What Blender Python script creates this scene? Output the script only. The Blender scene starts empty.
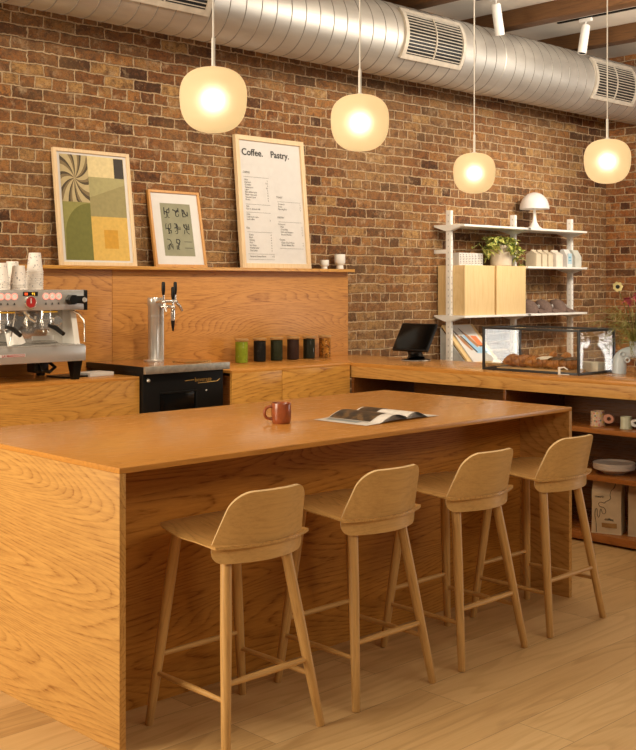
import bpy, bmesh, math, random
from mathutils import Vector, Matrix, Euler
S = bpy.context.scene
C = S.collection
PI = math.pi
random.seed(11)

# ------------------------------------------------------------------ camera, world, lights, exposure
cd = bpy.data.cameras.new('camera'); cam = bpy.data.objects.new('camera', cd); C.objects.link(cam)
cd.sensor_fit = 'AUTO'; cd.sensor_width = 36.0
cd.lens = 1113.4 / 750 * 36
cd.shift_y = -(375 - 285.3) / 750
cd.clip_start = 0.05
cam.location = (0, 0, 1.477)
cam.rotation_euler = (PI / 2, 0, 0.8017 - PI / 2)
S.camera = cam
S.view_settings.view_transform = 'Standard'; S.view_settings.look = 'None'
S.view_settings.gamma = 1; S.view_settings.use_curve_mapping = False
S.view_settings.exposure = 0.47

w = bpy.data.worlds.new('world'); S.world = w; w.use_nodes = True
w.node_tree.nodes['Background'].inputs[0].default_value = (1.0, .86, .70, 1)
w.node_tree.nodes['Background'].inputs[1].default_value = 0.075

def area(name, loc, target, sx, sy, energy, color):
    l = bpy.data.lights.new(name, 'AREA'); l.shape = 'RECTANGLE'; l.size = sx; l.size_y = sy
    l.energy = energy; l.color = color
    o = bpy.data.objects.new(name, l); C.objects.link(o); o.location = loc
    o.rotation_euler = (Vector(target) - Vector(loc)).to_track_quat('-Z', 'Y').to_euler()
    return o
def spot(name, loc, target, energy, color, deg, blend=.8, rad=.04):
    l = bpy.data.lights.new(name, 'SPOT'); l.energy = energy; l.color = color
    l.spot_size = math.radians(deg); l.spot_blend = blend; l.shadow_soft_size = rad
    o = bpy.data.objects.new(name, l); C.objects.link(o); o.location = loc
    o.rotation_euler = (Vector(target) - Vector(loc)).to_track_quat('-Z', 'Y').to_euler()
    return o
area('window_light_left', (-2.2, 4.7, 2.3), (3.0, 4.0, .7), 2.4, 2.4, 215, (1.0, .87, .66))
area('window_light_front', (2.8, -1.6, 3.6), (4.2, 3.6, .6), 4.5, 1.4, 66, (1.0, .86, .66))
area('window_light_street', (13.0, -1.3, 1.15), (6.5, 4.2, 1.1), 2.6, 2.0, 75, (1.0, .96, .90))
area('ceiling_bounce_fill', (4.2, 3.4, 3.62), (4.2, 3.75, 0), 4.0, 1.2, 26, (1.0, .84, .60))  # added soft fill standing in for light bounced off the closed ceiling
area('ceiling_uplight_fill', (7.6, 3.0, 3.15), (7.9, 3.9, 3.78), 3.4, .7, 95, (1.0, .90, .76))  # added unseen area light that brightens the ceiling in place of floor bounce
spot('track_lamp_shelf', (7.9, 3.0, 3.6), (8.5, 6.1, 1.45), 265, (1.0, .89, .72), 54)
spot('track_lamp_wall', (5.6, 3.0, 3.6), (5.7, 6.1, 1.6), 128, (1.0, .87, .68), 70)
spot('track_lamp_bar', (3.4, 3.0, 3.6), (3.5, 6.1, 1.5), 126, (1.0, .87, .68), 70)

# ------------------------------------------------------------------ helpers
class MB:
    """collects shapes, then links them as ONE mesh object"""
    def __init__(s): s.v = []; s.f = []; s.m = []
    def add(s, vs, fs, mi=0, M=None):
        o = len(s.v)
        for p in vs:
            p = Vector(p)
            s.v.append(M @ p if M else p)
        for f in fs: s.f.append([i + o for i in f]); s.m.append(mi)
        return s
    def bm(s, b, mi=0, M=None):
        b.verts.ensure_lookup_table(); b.verts.index_update()
        s.add([v.co.copy() for v in b.verts], [[v.index for v in f.verts] for f in b.faces], mi, M); b.free(); return s
    def box(s, lo, hi, bev=0.0, mi=0, M=None, seg=2):
        b = bmesh.new(); bmesh.ops.create_cube(b, size=1)
        for v in b.verts:
            v.co = Vector([(lo[i] + hi[i]) / 2 + v.co[i] * (hi[i] - lo[i]) for i in range(3)])
        if bev > 0: bmesh.ops.bevel(b, geom=list(b.edges), offset=bev, segments=seg, profile=.6, affect='EDGES')
        return s.bm(b, mi, M)
    def lathe(s, prof, n=28, mi=0, M=None):
        vs = []; fs = []; rings = []
        for r, z in prof:
            if r < 1e-6: rings.append([len(vs)]); vs.append((0, 0, z))
            else:
                rings.append(list(range(len(vs), len(vs) + n)))
                vs += [(r * math.cos(2 * PI * k / n), r * math.sin(2 * PI * k / n), z) for k in range(n)]
        for a, b in zip(rings, rings[1:]):
            for k in range(n):
                k2 = (k + 1) % n
                if len(a) == 1 and len(b) == 1: continue
                if len(a) == 1: fs.append([a[0], b[k2], b[k]])
                elif len(b) == 1: fs.append([a[k], a[k2], b[0]])
                else: fs.append([a[k], a[k2], b[k2], b[k]])
        return s.add(vs, fs, mi, M)
    def cyl(s, r, z0, z1, n=24, mi=0, M=None, r2=None, bev=0):
        r2 = r if r2 is None else r2
        if bev: return s.lathe([(0, z0), (r - bev, z0), (r, z0 + bev), (r2, z1 - bev), (r2 - bev, z1), (0, z1)], n, mi, M)
        return s.lathe([(0, z0), (r, z0), (r2, z1), (0, z1)], n, mi, M)
    def tube(s, pts, r, n=10, mi=0, M=None, closed=False):
        pts = [Vector(p) for p in pts]; N = len(pts)
        rs = r if isinstance(r, (list, tuple)) else [r] * N
        vs = []; fs = []; prev = None
        for i, p in enumerate(pts):
            if closed: t = pts[(i + 1) % N] - pts[i - 1]
            else: t = pts[min(i + 1, N - 1)] - pts[max(i - 1, 0)]
            t.normalize()
            if prev is None:
                a = Vector((0, 0, 1)) if abs(t.z) < .9 else Vector((1, 0, 0))
                u = t.cross(a).normalized()
            else:
                u = (prev - t * prev.dot(t)).normalized()
            prev = u; q = t.cross(u)
            for k in range(n):
                an = 2 * PI * k / n
                vs.append(p + (u * math.cos(an) + q * math.sin(an)) * rs[i])
        for i in range(N if closed else N - 1):
            j = (i + 1) % N
            for k in range(n):
                fs.append([i * n + k, i * n + (k + 1) % n, j * n + (k + 1) % n, j * n + k])
        if not closed:
            fs.append(list(range(n))[::-1]); fs.append([(N - 1) * n + k for k in range(n)])
        return s.add(vs, fs, mi, M)
    def prism(s, poly, z0, z1, mi=0, M=None):
        n = len(poly)
        vs = [(x, y, z0) for x, y in poly] + [(x, y, z1) for x, y in poly]
        fs = [list(range(n))[::-1], list(range(n, 2 * n))] + [[k, (k + 1) % n, n + (k + 1) % n, n + k] for k in range(n)]
        return s.add(vs, fs, mi, M)
    def grid(s, fn, nu, nv, mi=0, M=None):
        vs = [fn(i / nu, j / nv) for i in range(nu + 1) for j in range(nv + 1)]
        fs = [[i * (nv + 1) + j, (i + 1) * (nv + 1) + j, (i + 1) * (nv + 1) + j + 1, i * (nv + 1) + j + 1] for i in range(nu) for j in range(nv)]
        return s.add(vs, fs, mi, M)
    def sheet(s, fn, nu, nv, th, mi=0, M=None):
        """fn(u,v) -> (point, normal): a sheet of thickness th, closed at its rim"""
        A = []; B = []
        for i in range(nu + 1):
            for j in range(nv + 1):
                p, n_ = fn(i / nu, j / nv); p = Vector(p); n_ = Vector(n_).normalized()
                A.append(p + n_ * th / 2); B.append(p - n_ * th / 2)
        q = lambda i, j: i * (nv + 1) + j
        n = len(A); fs = []
        for i in range(nu):
            for j in range(nv):
                fs.append([q(i, j), q(i + 1, j), q(i + 1, j + 1), q(i, j + 1)])
                fs.append([n + q(i, j), n + q(i, j + 1), n + q(i + 1, j + 1), n + q(i + 1, j)])
        rim = [q(i, 0) for i in range(nu)] + [q(nu, j) for j in range(nv)] + [q(i, nv) for i in range(nu, 0, -1)] + [q(0, j) for j in range(nv, 0, -1)]
        for k in range(len(rim)):
            a, b = rim[k], rim[(k + 1) % len(rim)]
            fs.append([a, n + a, n + b, b])
        return s.add(A + B, fs, mi, M)
    def sphere(s, r, M=None, mi=0, n=16, m=10):
        return s.lathe([(r * math.sin(PI * k / m), -r * math.cos(PI * k / m)) for k in range(m + 1)], n, mi, M)
    def text(s, body, size, M, mi=0, ext=0.0, align='LEFT', bold=0.0):
        cu = bpy.data.curves.new('t', 'FONT'); cu.body = body; cu.size = size; cu.align_x = align
        cu.resolution_u = 3; cu.extrude = ext; cu.offset = bold
        ob = bpy.data.objects.new('t', cu); C.objects.link(ob)
        dg = bpy.context.evaluated_depsgraph_get()
        me = bpy.data.meshes.new_from_object(ob.evaluated_get(dg))
        s.add([v.co.copy() for v in me.vertices], [list(p.vertices) for p in me.polygons], mi, M)
        bpy.data.objects.remove(ob); bpy.data.curves.remove(cu); bpy.data.meshes.remove(me)
        return s
    def build(s, name, mats, parent=None, loc=(0, 0, 0), smooth=True, ang=38, recalc=True, label=None):
        me = bpy.data.meshes.new(name)
        me.from_pydata([tuple(v) for v in s.v], [], s.f)
        if not isinstance(mats, (list, tuple)): mats = [mats]
        for m in mats: me.materials.append(m)
        me.polygons.foreach_set('material_index', s.m)
        if recalc:
            b = bmesh.new(); b.from_mesh(me); bmesh.ops.recalc_face_normals(b, faces=b.faces); b.to_mesh(b and me); b.free()
        if smooth:
            me.shade_smooth(); me.set_sharp_from_angle(angle=math.radians(ang))
        me.update()
        o = bpy.data.objects.new(name, me); C.objects.link(o); o.location = loc
        if parent: o.parent = parent
        if label: o['label'] = label
        return o

def tag(o, label, cat, group=None):
    o['label'] = label; o['category'] = cat
    if group: o['group'] = group
    return o
def thing(name, label, cat, loc=(0, 0, 0), rz=0.0, group=None):
    o = bpy.data.objects.new(name, None); C.objects.link(o); o.empty_display_size = .05
    o.location = loc; o.rotation_euler = (0, 0, rz)
    return tag(o, label, cat, group)
def struct(o): o['kind'] = 'structure'; return o
CH = {}
def dup(root, loc, rz=None, label=None):
    r = root.copy(); C.objects.link(r); r.location = loc
    if rz is not None: r.rotation_euler = (0, 0, rz)
    if label: r['label'] = label
    kids = [o for o in C.objects if o.parent == root]
    for ch in kids:
        c = ch.copy(); C.objects.link(c); c.parent = r
        for g in [o for o in C.objects if o.parent == ch]:
            d = g.copy(); C.objects.link(d); d.parent = c
    return r
def T(x, y, z): return Matrix.Translation((x, y, z))
def RX(a): return Matrix.Rotation(a, 4, 'X')
def RY(a): return Matrix.Rotation(a, 4, 'Y')
def RZ(a): return Matrix.Rotation(a, 4, 'Z')
def along(a, b):
    a = Vector(a); b = Vector(b); d = b - a
    return Matrix.Translation(a) @ d.to_track_quat('Z', 'Y').to_matrix().to_4x4(), d.length

# ------------------------------------------------------------------ materials
class NT:
    def __init__(s, name):
        s.mat = bpy.data.materials.new(name); s.mat.use_nodes = True
        s.t = s.mat.node_tree; s.n = s.t.nodes; s.l = s.t.links
        s.p = s.n['Principled BSDF']
    def node(s, typ, ins=None, **kw):
        nd = s.n.new(typ)
        for k, v in kw.items(): setattr(nd, k, v)
        if ins:
            for k, v in ins.items(): s.set(nd.inputs[k], v)
        return nd
    def set(s, sock, v):
        if hasattr(v, 'is_linked'): s.l.new(v, sock)
        else: sock.default_value = v
    def math(s, op, a, b=0.0, c=None):
        nd = s.node('ShaderNodeMath', operation=op); s.set(nd.inputs[0], a); s.set(nd.inputs[1], b)
        if c is not None: s.set(nd.inputs[2], c)
        return nd.outputs[0]
    def ramp(s, fac, stops, interp='LINEAR'):
        nd = s.node('ShaderNodeValToRGB'); r = nd.color_ramp; r.interpolation = interp
        while len(r.elements) < len(stops): r.elements.new(.5)
        for e, (p, c) in zip(r.elements, stops):
            e.position = p; e.color = (*c, 1) if len(c) == 3 else c
        s.set(nd.inputs[0], fac); return nd.outputs[0]
    def mix(s, fac, a, b, mode='MIX'):
        nd = s.node('ShaderNodeMix', data_type='RGBA', blend_type=mode)
        s.set(nd.inputs[0], fac); s.set(nd.inputs[6], a); s.set(nd.inputs[7], b); return nd.outputs[2]
    def noise(s, vec, scale=1.0, detail=2.0, rough=.5, dist=0.0):
        nd = s.node('ShaderNodeTexNoise', {'Scale': scale, 'Detail': detail, 'Roughness': rough, 'Distortion': dist})
        if vec is not None: s.l.new(vec, nd.inputs['Vector'])
        return nd
    def mapping(s, vec, scale=(1, 1, 1), loc=(0, 0, 0)):
        nd = s.node('ShaderNodeMapping'); s.l.new(vec, nd.inputs['Vector'])
        s.set(nd.inputs['Scale'], scale); s.set(nd.inputs['Location'], loc); return nd.outputs[0]
    def bump(s, h, strength=.3, dist=.005):
        nd = s.node('ShaderNodeBump', {'Strength': strength, 'Distance': dist}); s.l.new(h, nd.inputs['Height'])
        s.l.new(nd.outputs[0], s.p.inputs['Normal'])
    def objvec(s, rnd=True):
        tc = s.node('ShaderNodeTexCoord').outputs['Object']
        if not rnd: return tc
        oi = s.node('ShaderNodeObjectInfo').outputs['Random']
        sc = s.math('MULTIPLY', oi, 37.0)
        cb = s.node('ShaderNodeCombineXYZ', {0: sc, 1: sc, 2: sc}).outputs[0]
        return s.node('ShaderNodeVectorMath', {0: tc, 1: cb}, operation='ADD').outputs[0]
def c4(c): return (*c, 1)
def hexc(h):
    def f(x):
        x /= 255
        return x / 12.92 if x <= .04045 else ((x + .055) / 1.055) ** 2.4
    h = h.lstrip('#'); return tuple(f(int(h[i:i + 2], 16)) for i in (0, 2, 4))

def plain(name, col, rough=.5, metal=0.0, var=.06, scale=18.0, spec=.5, coat=0.0, bump=0.0):
    k = NT(name); v = k.objvec()
    n = k.noise(v, scale, 3.0)
    col2 = tuple(max(0, c * (1 - var * 2)) for c in col); col1 = tuple(min(1, c * (1 + var)) for c in col)
    k.set(k.p.inputs['Base Color'], k.ramp(n.outputs['Fac'], [(.3, col2), (.7, col1)]))
    k.p.inputs['Roughness'].default_value = rough; k.p.inputs['Metallic'].default_value = metal
    k.p.inputs['Specular IOR Level'].default_value = spec; k.p.inputs['Coat Weight'].default_value = coat
    if bump: k.bump(n.outputs['Fac'], bump, .003)
    return k.mat

def oak(name, light, dark, axis='X', line=.55, freq=52.0, cross=2.6, rough=.33, coat=.0, seed=0.0, rnd=True, fine=.75, lon=.42, px=1.0, spec=.5):
    k = NT(name); v = k.objvec(rnd)
    v = k.mapping(v, loc=(seed, seed * 1.7, seed * .6))
    i = 'XYZ'.index(axis)
    def sc(a, b): t = [b, b, b]; t[i] = a; return tuple(t)
    warp = k.noise(k.mapping(v, sc(2.2, 14.0)), 1.0, 4.0, .6)
    n1 = k.noise(k.mapping(v, sc(lon, cross)), 1.0, 1.0, .4, .2)
    val = k.math('MULTIPLY_ADD', warp.outputs['Fac'], .016, n1.outputs['Fac'])
    ring = k.math('FRACT', k.math('MULTIPLY', val, freq))
    rc = k.ramp(ring, [(0.0, (.35,) * 3), (.07, (1,) * 3), (.20, (.5,) * 3), (.48, (.12,) * 3), (.88, (0,) * 3), (1.0, (.35,) * 3)])
    fib = k.noise(k.mapping(v, sc(6.0, 110.0 * px)), 1.0, 4.0, .75)
    por = k.noise(k.mapping(v, sc(14.0, 190.0 * px)), 1.0, 2.0, .6)
    big = k.noise(k.mapping(v, sc(.5, 1.8)), 1.0, 2.0)
    # open pores gather in the dark spring-wood bands
    pr_ = k.ramp(por.outputs['Fac'], [(.36, (.1,) * 3), (.62, (1,) * 3)])
    d = k.math('MULTIPLY', rc, k.math('MULTIPLY_ADD', pr_, .75, .25))
    f = k.math('MULTIPLY_ADD', d, line * .85, .12)
    f = k.math('ADD', f, k.math('MULTIPLY', k.math('SUBTRACT', fib.outputs['Fac'], .5), fine * 1.9))
    f = k.math('ADD', f, k.math('MULTIPLY', k.math('SUBTRACT', big.outputs['Fac'], .5), .35))
    deep = tuple(c * .62 for c in dark)
    col = k.ramp(k.node('ShaderNodeClamp', {0: f}).outputs[0], [(0.0, light), (.45, tuple((a + b) / 2 for a, b in zip(light, dark))), (.75, dark), (1.0, deep)])
    k.set(k.p.inputs['Base Color'], col)
    k.set(k.p.inputs['Roughness'], k.math('MULTIPLY_ADD', fib.outputs['Fac'], .12, rough - .06))
    k.p.inputs['Coat Weight'].default_value = coat; k.p.inputs['Coat Roughness'].default_value = .12
    k.p.inputs['Specular IOR Level'].default_value = spec
    k.bump(k.math('SUBTRACT', 1.0, f), .10, .0012)
    return k.mat

HL = (.62, .315, .066); HD = (.33, .128, .020)          # honey oak of the joinery
M = {}
M['oakX'] = oak('honey_oak_grain_x', HL, HD, 'X', line=.8, freq=78, px=.6, rough=.30, seed=1.0)
M['oakY'] = oak('honey_oak_grain_y', (.60, .325, .092), (.33, .14, .030), 'Y', line=.75, freq=64, px=.7, spec=.3, rough=.40, seed=2.0)
M['oaktop'] = oak('honey_oak_worktop', (.62, .285, .062), (.38, .145, .026), 'X', line=.5, rough=.26, seed=4.0, coat=.06, fine=.6, spec=.3)
M['oakback'] = oak('honey_oak_splashback', (.56, .255, .056), (.30, .108, .018), 'X', line=.8, freq=80, px=.6, cross=3.2, rough=.4, seed=7.0)
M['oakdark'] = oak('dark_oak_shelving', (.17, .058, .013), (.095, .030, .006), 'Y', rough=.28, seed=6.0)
M['stoolX'] = oak('pale_oak_plywood', (.63, .375, .130), (.44, .235, .070), 'X', line=.35, freq=26, cross=4, rough=.42, seed=5.0)
M['stoolY'] = oak('pale_oak_seat', (.60, .345, .112), (.36, .175, .046), 'Y', line=.7, freq=26, cross=5, rough=.38, seed=5.5, lon=.8)
M['stoolZ'] = oak('pale_oak_turned', (.62, .355, .118), (.38, .19, .052), 'Z', line=.5, freq=20, cross=7, rough=.42, seed=5.9)
M['ash'] = oak('pale_ash_cabinet', (.72, .52, .26), (.58, .38, .16), 'Z', line=.4, freq=22, cross=4, rough=.5, seed=8.0)
M['pine'] = oak('pale_maple_frame', (.76, .57, .35), (.60, .41, .22), 'Z', line=.3, freq=14, cross=8, rough=.5, seed=8.4)
M['frameoak'] = oak('warm_oak_frame', (.58, .29, .08), (.42, .18, .05), 'Z', line=.3, freq=14, cross=8, rough=.45, seed=8.8)
M['board'] = oak('light_board', (.70, .46, .22), (.52, .30, .12), 'Y', line=.3, freq=14, cross=8, rough=.5, seed=9.2)
M['ply'] = plain('pale_ply_edge', (.74, .52, .26), .5, var=.05)
M['beam'] = oak('brown_beam', (.15, .066, .020), (.06, .024, .008), 'Y', line=.5, freq=16, cross=5, rough=.6, seed=9.9)
M['white'] = plain('white_lacquer', (.80, .775, .73), .38, var=.02)
M['paper'] = plain('white_paper', (.66, .635, .61), .6, var=.015)
M['gloss'] = plain('coated_page', (.84, .81, .78), .4, var=.01)
M['ceil'] = plain('ceiling_paint', (.66, .60, .52), .8, var=.04, scale=3)
M['black'] = plain('black_plastic', (.004, .0035, .003), .4, var=.15, spec=.3)
M['satinblack'] = plain('satin_black_metal', (.0035, .003, .0026), .42, var=.1, spec=.25)
M['frameblack'] = plain('black_frame', (.025, .024, .024), .4, var=.1)
M['screen'] = plain('dark_glass_screen', (.002, .002, .002), .16, var=.1, spec=.3)
M['steel'] = plain('brushed_steel', (.66, .63, .59), .26, .62, var=.03, scale=8)
M['brushed'] = plain('dull_steel', (.60, .57, .50), .42, .9, var=.12, scale=30)
M['chrome'] = plain('polished_steel', (.74, .71, .67), .10, .80, var=.015, scale=6)
M['ink'] = plain('black_ink', (.02, .018, .016), .6, var=.1)
M['greyink'] = plain('grey_ink', (.16, .15, .14), .6, var=.1)
M['red'] = plain('red_enamel', (.45, .02, .015), .35)
M['yellow'] = plain('yellow_enamel', (.75, .42, .02), .4)
M['gold'] = plain('gold_script', (.55, .33, .09), .35, .6)

M['grille'] = plain('painted_grille', (.52, .46, .38), .55, var=.08)
def metalduct():
    k = NT('galvanised_duct'); v = k.objvec(False)
    n = k.noise(k.mapping(v, (2, 6, 6)), 1.0, 4.0, .6)
    k.set(k.p.inputs['Base Color'], k.ramp(n.outputs['Fac'], [(.3, (.44, .415, .38)), (.7, (.58, .55, .50))]))
    k.p.inputs['Metallic'].default_value = .7
    k.set(k.p.inputs['Roughness'], k.math('MULTIPLY_ADD', n.outputs['Fac'], .2, .36))
    k.bump(n.outputs['Fac'], .08, .01)
    return k.mat
M['duct'] = metalduct()

def brick(name, ax, tint=(1, 1, 1)):
    k = NT(name); tc = k.node('ShaderNodeTexCoord').outputs['Object']
    sp = k.node('ShaderNodeSeparateXYZ', {0: tc}).outputs
    base = k.node('ShaderNodeCombineXYZ', {0: sp[ax], 1: sp[2], 2: 0.0}).outputs[0]
    dn = k.noise(base, 7.0, 3.0, .6)
    off = k.node('ShaderNodeVectorMath', {0: dn.outputs['Color'], 1: (.5, .5, .5)}, operation='SUBTRACT').outputs[0]
    off = k.node('ShaderNodeVectorMath', {0: off, 1: (.040, .026, 0)}, operation='MULTIPLY').outputs[0]
    d2 = k.noise(base, 42.0, 3.0, .6)
    off2 = k.node('ShaderNodeVectorMath', {0: d2.outputs['Color'], 1: (.5, .5, .5)}, operation='SUBTRACT').outputs[0]
    off2 = k.node('ShaderNodeVectorMath', {0: off2, 1: (.020, .016, 0)}, operation='MULTIPLY').outputs[0]
    off = k.node('ShaderNodeVectorMath', {0: off, 1: off2}, operation='ADD').outputs[0]
    vec = k.node('ShaderNodeVectorMath', {0: base, 1: off}, operation='ADD').outputs[0]
    bt = k.node('ShaderNodeTexBrick', {'Color1': (0, 0, 0, 1), 'Color2': (1, 1, 1, 1), 'Mortar': (.5, .5, .5, 1), 'Scale': 1.0,
                'Mortar Size': .0070, 'Mortar Smooth': .6, 'Bias': 0.0, 'Brick Width': .222, 'Row Height': .0745},
                offset=.5, offset_frequency=2, squash=.5, squash_frequency=6)
    k.l.new(vec, bt.inputs['Vector'])
    fac = bt.outputs['Fac']
    mott = k.noise(vec, 28.0, 4.0, .65)
    idv = k.math('MULTIPLY_ADD', mott.outputs['Fac'], .8, k.math('SUBTRACT', bt.outputs['Color'], .40))
    def t(c): return tuple(a * b for a, b in zip(c, tint))
    cols = [(.0, t((.060, .030, .016))), (.14, t((.150, .066, .026))), (.28, t((.27, .112, .036))), (.40, t((.165, .094, .044))),
            (.52, t((.30, .126, .038))), (.64, t((.21, .122, .060))), (.76, t((.38, .175, .052))), (.88, t((.31, .185, .078))), (1.0, t((.48, .30, .115)))]
    col = k.ramp(idv, [(p_, (c_[0] * .96, c_[1] * .86, c_[2] * .80)) for p_, c_ in cols])
    big = k.noise(base, 1.3, 3.0)
    col = k.mix(k.ramp(big.outputs['Fac'], [(.40, (0,) * 3), (.66, (.55,) * 3)]), col, c4(t((.29, .165, .070))))
    speck = k.noise(vec, 120.0, 2.0, .7)
    col = k.mix(k.ramp(speck.outputs['Fac'], [(.34, (.7,) * 3), (.46, (0,) * 3)]), col, c4((.05, .03, .02)))
    blot = k.noise(vec, 16.0, 5.0, .75)
    col = k.mix(k.ramp(blot.outputs['Fac'], [(.36, (.75,) * 3), (.52, (0,) * 3)]), col, c4(t((.085, .040, .022))))
    mcol = k.ramp(mott.outputs['Fac'], [(.3, (.40, .27, .15)), (.7, (.66, .48, .30))])
    # old lime smears over some of the faces
    sm = k.noise(base, 11.0, 5.0, .7)
    smf = k.ramp(sm.outputs['Fac'], [(.54, (0,) * 3), (.72, (.65,) * 3)])
    ls = k.noise(base, 65.0, 3.0, .75)
    smf = k.math('MAXIMUM', smf, k.ramp(ls.outputs['Fac'], [(.64, (0,) * 3), (.72, (.8,) * 3)]))
    mf = k.math('MAXIMUM', fac, smf)
    col = k.mix(mf, col, mcol)
    k.set(k.p.inputs['Base Color'], col); k.p.inputs['Roughness'].default_value = .85
    k.p.inputs['Specular IOR Level'].default_value = .25
    h = k.math('MULTIPLY_ADD', mott.outputs['Fac'], .45, k.math('SUBTRACT', 1.0, fac))
    h = k.math('MULTIPLY_ADD', speck.outputs['Fac'], .25, h)
    k.bump(h, 1.0, .016)
    return k.mat
M['brickX'] = brick('old_brick_back', 0)
M['brickY'] = brick('old_brick_side', 1, (1.2, 1.05, .95))

def floor_mat():
    k = NT('oak_plank_floor'); tc = k.node('ShaderNodeTexCoord').outputs['Object']
    v = k.mapping(tc, loc=(.7, -2.67 + .22 * 20, 0))
    bt = k.node('ShaderNodeTexBrick', {'Color1': (0, 0, 0, 1), 'Color2': (1, 1, 1, 1), 'Mortar': (.5, .5, .5, 1), 'Scale': 1.0, 'Mortar Size': .0012,
                'Mortar Smooth': .2, 'Brick Width': 1.9, 'Row Height': .22}, offset=.37, offset_frequency=2)
    k.l.new(v, bt.inputs['Vector'])
    pid = bt.outputs['Color']
    sh = k.node('ShaderNodeCombineXYZ', {0: k.math('MULTIPLY', pid, 9.0), 1: k.math('MULTIPLY', pid, 5.0), 2: k.math('MULTIPLY', pid, 13.0)}).outputs[0]
    pv = k.node('ShaderNodeVectorMath', {0: tc, 1: sh}, operation='ADD').outputs[0]
    n1 = k.noise(k.mapping(pv, (.7, 5.0, 1)), 1.0, 2.0, .5, .3)
    ring = k.math('FRACT', k.math('MULTIPLY', n1.outputs['Fac'], 9.0))
    rc = k.ramp(ring, [(0, (.2,) * 3), (.1, (0,) * 3), (.4, (.7,) * 3), (.9, (1,) * 3), (1, (.3,) * 3)])
    fib = k.noise(k.mapping(pv, (5, 90, 1)), 1.0, 3.0, .65)
    f = k.math('MULTIPLY_ADD', rc, .30, k.math('MULTIPLY', k.math('SUBTRACT', fib.outputs['Fac'], .25), .55))
    f = k.math('MULTIPLY_ADD', pid, .5, f)
    col = k.ramp(f, [(.15, (.40, .235, .092)), (.55, (.55, .345, .148)), (.95, (.65, .435, .205))])
    kn = k.noise(k.mapping(pv, (2.2, 6.0, 1)), 1.0, 3.0, .6)
    col = k.mix(k.ramp(kn.outputs['Fac'], [(.70, (0,) * 3), (.80, (.5,) * 3)]), col, c4((.20, .105, .045)))
    col = k.mix(k.math('MULTIPLY', bt.outputs['Fac'], .75), col, c4((.16, .09, .04)))
    k.set(k.p.inputs['Base Color'], col); k.p.inputs['Roughness'].default_value = .42
    k.bump(k.math('SUBTRACT', k.math('MULTIPLY', fib.outputs['Fac'], .25), bt.outputs['Fac']), .25, .002)
    return k.mat
M['floor'] = floor_mat()

def globe_mat():
    k = NT('frosted_lamp_glass'); k.n.remove(k.p)
    em = k.node('ShaderNodeEmission', {'Color': (1.0, .70, .33, 1), 'Strength': .27})
    rf = k.node('ShaderNodeBsdfRefraction', {'Color': (1, .93, .80, 1), 'Roughness': .95, 'IOR': 1.25})
    gl = k.node('ShaderNodeBsdfDiffuse', {'Color': (.55, .48, .36, 1)})
    m1 = k.node('ShaderNodeMixShader', {0: .35}); k.l.new(rf.outputs[0], m1.inputs[1]); k.l.new(gl.outputs[0], m1.inputs[2])
    ad = k.node('ShaderNodeAddShader'); k.l.new(em.outputs[0], ad.inputs[0]); k.l.new(m1.outputs[0], ad.inputs[1])
    k.l.new(ad.outputs[0], k.n['Material Output'].inputs['Surface']); return k.mat
M['globe'] = globe_mat()
def emit(name, col, st):
    k = NT(name); k.n.remove(k.p)
    e = k.node('ShaderNodeEmission', {'Color': c4(col), 'Strength': st}); k.l.new(e.outputs[0], k.n['Material Output'].inputs['Surface']); return k.mat
M['bulb'] = emit('lit_bulb', (1.0, .88, .68), 5.0)
M['led'] = emit('red_led_digits', (1.0, .10, .02), 2.0)
M['ledy'] = emit('amber_led_digits', (1.0, .5, .04), 2.0)
M['ring'] = emit('lit_button_ring', (1.0, .32, .22), 1.1)
def glass(name, tint=(1, 1, 1), base=.022, rough=.05):
    """thin clear pane: mostly see-through, mirroring more at a grazing view"""
    k = NT(name); k.n.remove(k.p)
    tr = k.node('ShaderNodeBsdfTransparent', {'Color': c4(tint)}); g = k.node('ShaderNodeBsdfGlossy', {'Roughness': rough, 'Color': (1, 1, 1, 1)})
    lw = k.node('ShaderNodeLayerWeight', {'Blend': .5}); f = k.math('MULTIPLY_ADD', k.math('POWER', lw.outputs['Facing'], 5.0), .30, base)
    mx = k.node('ShaderNodeMixShader', {0: f}); k.l.new(tr.outputs[0], mx.inputs[1]); k.l.new(g.outputs[0], mx.inputs[2])
    k.l.new(mx.outputs[0], k.n['Material Output'].inputs['Surface']); return k.mat
M['jarglass'] = glass('jar_glass', (.99, .99, .98), .008)
M['glass'] = glass('clear_glass', (.975, .98, .97), .065, .04)

def speckle(name, base, cols, scale=60.0, rough=.3, amt=.5):
    k = NT(name); v = k.objvec(True)
    vo = k.node('ShaderNodeTexVoronoi', {'Scale': scale}); k.l.new(v, vo.inputs['Vector'])
    sp = k.node('ShaderNodeSeparateColor', {0: vo.outputs['Color']}).outputs
    pal = k.ramp(sp[0], [(i / len(cols), c) for i, c in enumerate(cols)], 'CONSTANT')
    on = k.math('LESS_THAN', sp[1], amt)
    sm = k.math('LESS_THAN', vo.outputs['Distance'], .42)
    k.set(k.p.inputs['Base Color'], k.mix(k.math('MULTIPLY', on, sm), c4(base), pal)); k.p.inputs['Roughness'].default_value = rough
    return k.mat
M['cup'] = speckle('printed_paper_cup', (.80, .745, .69), [(.34, .34, .36), (.48, .45, .47), (.28, .27, .29)], 110, .55, .22)

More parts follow.
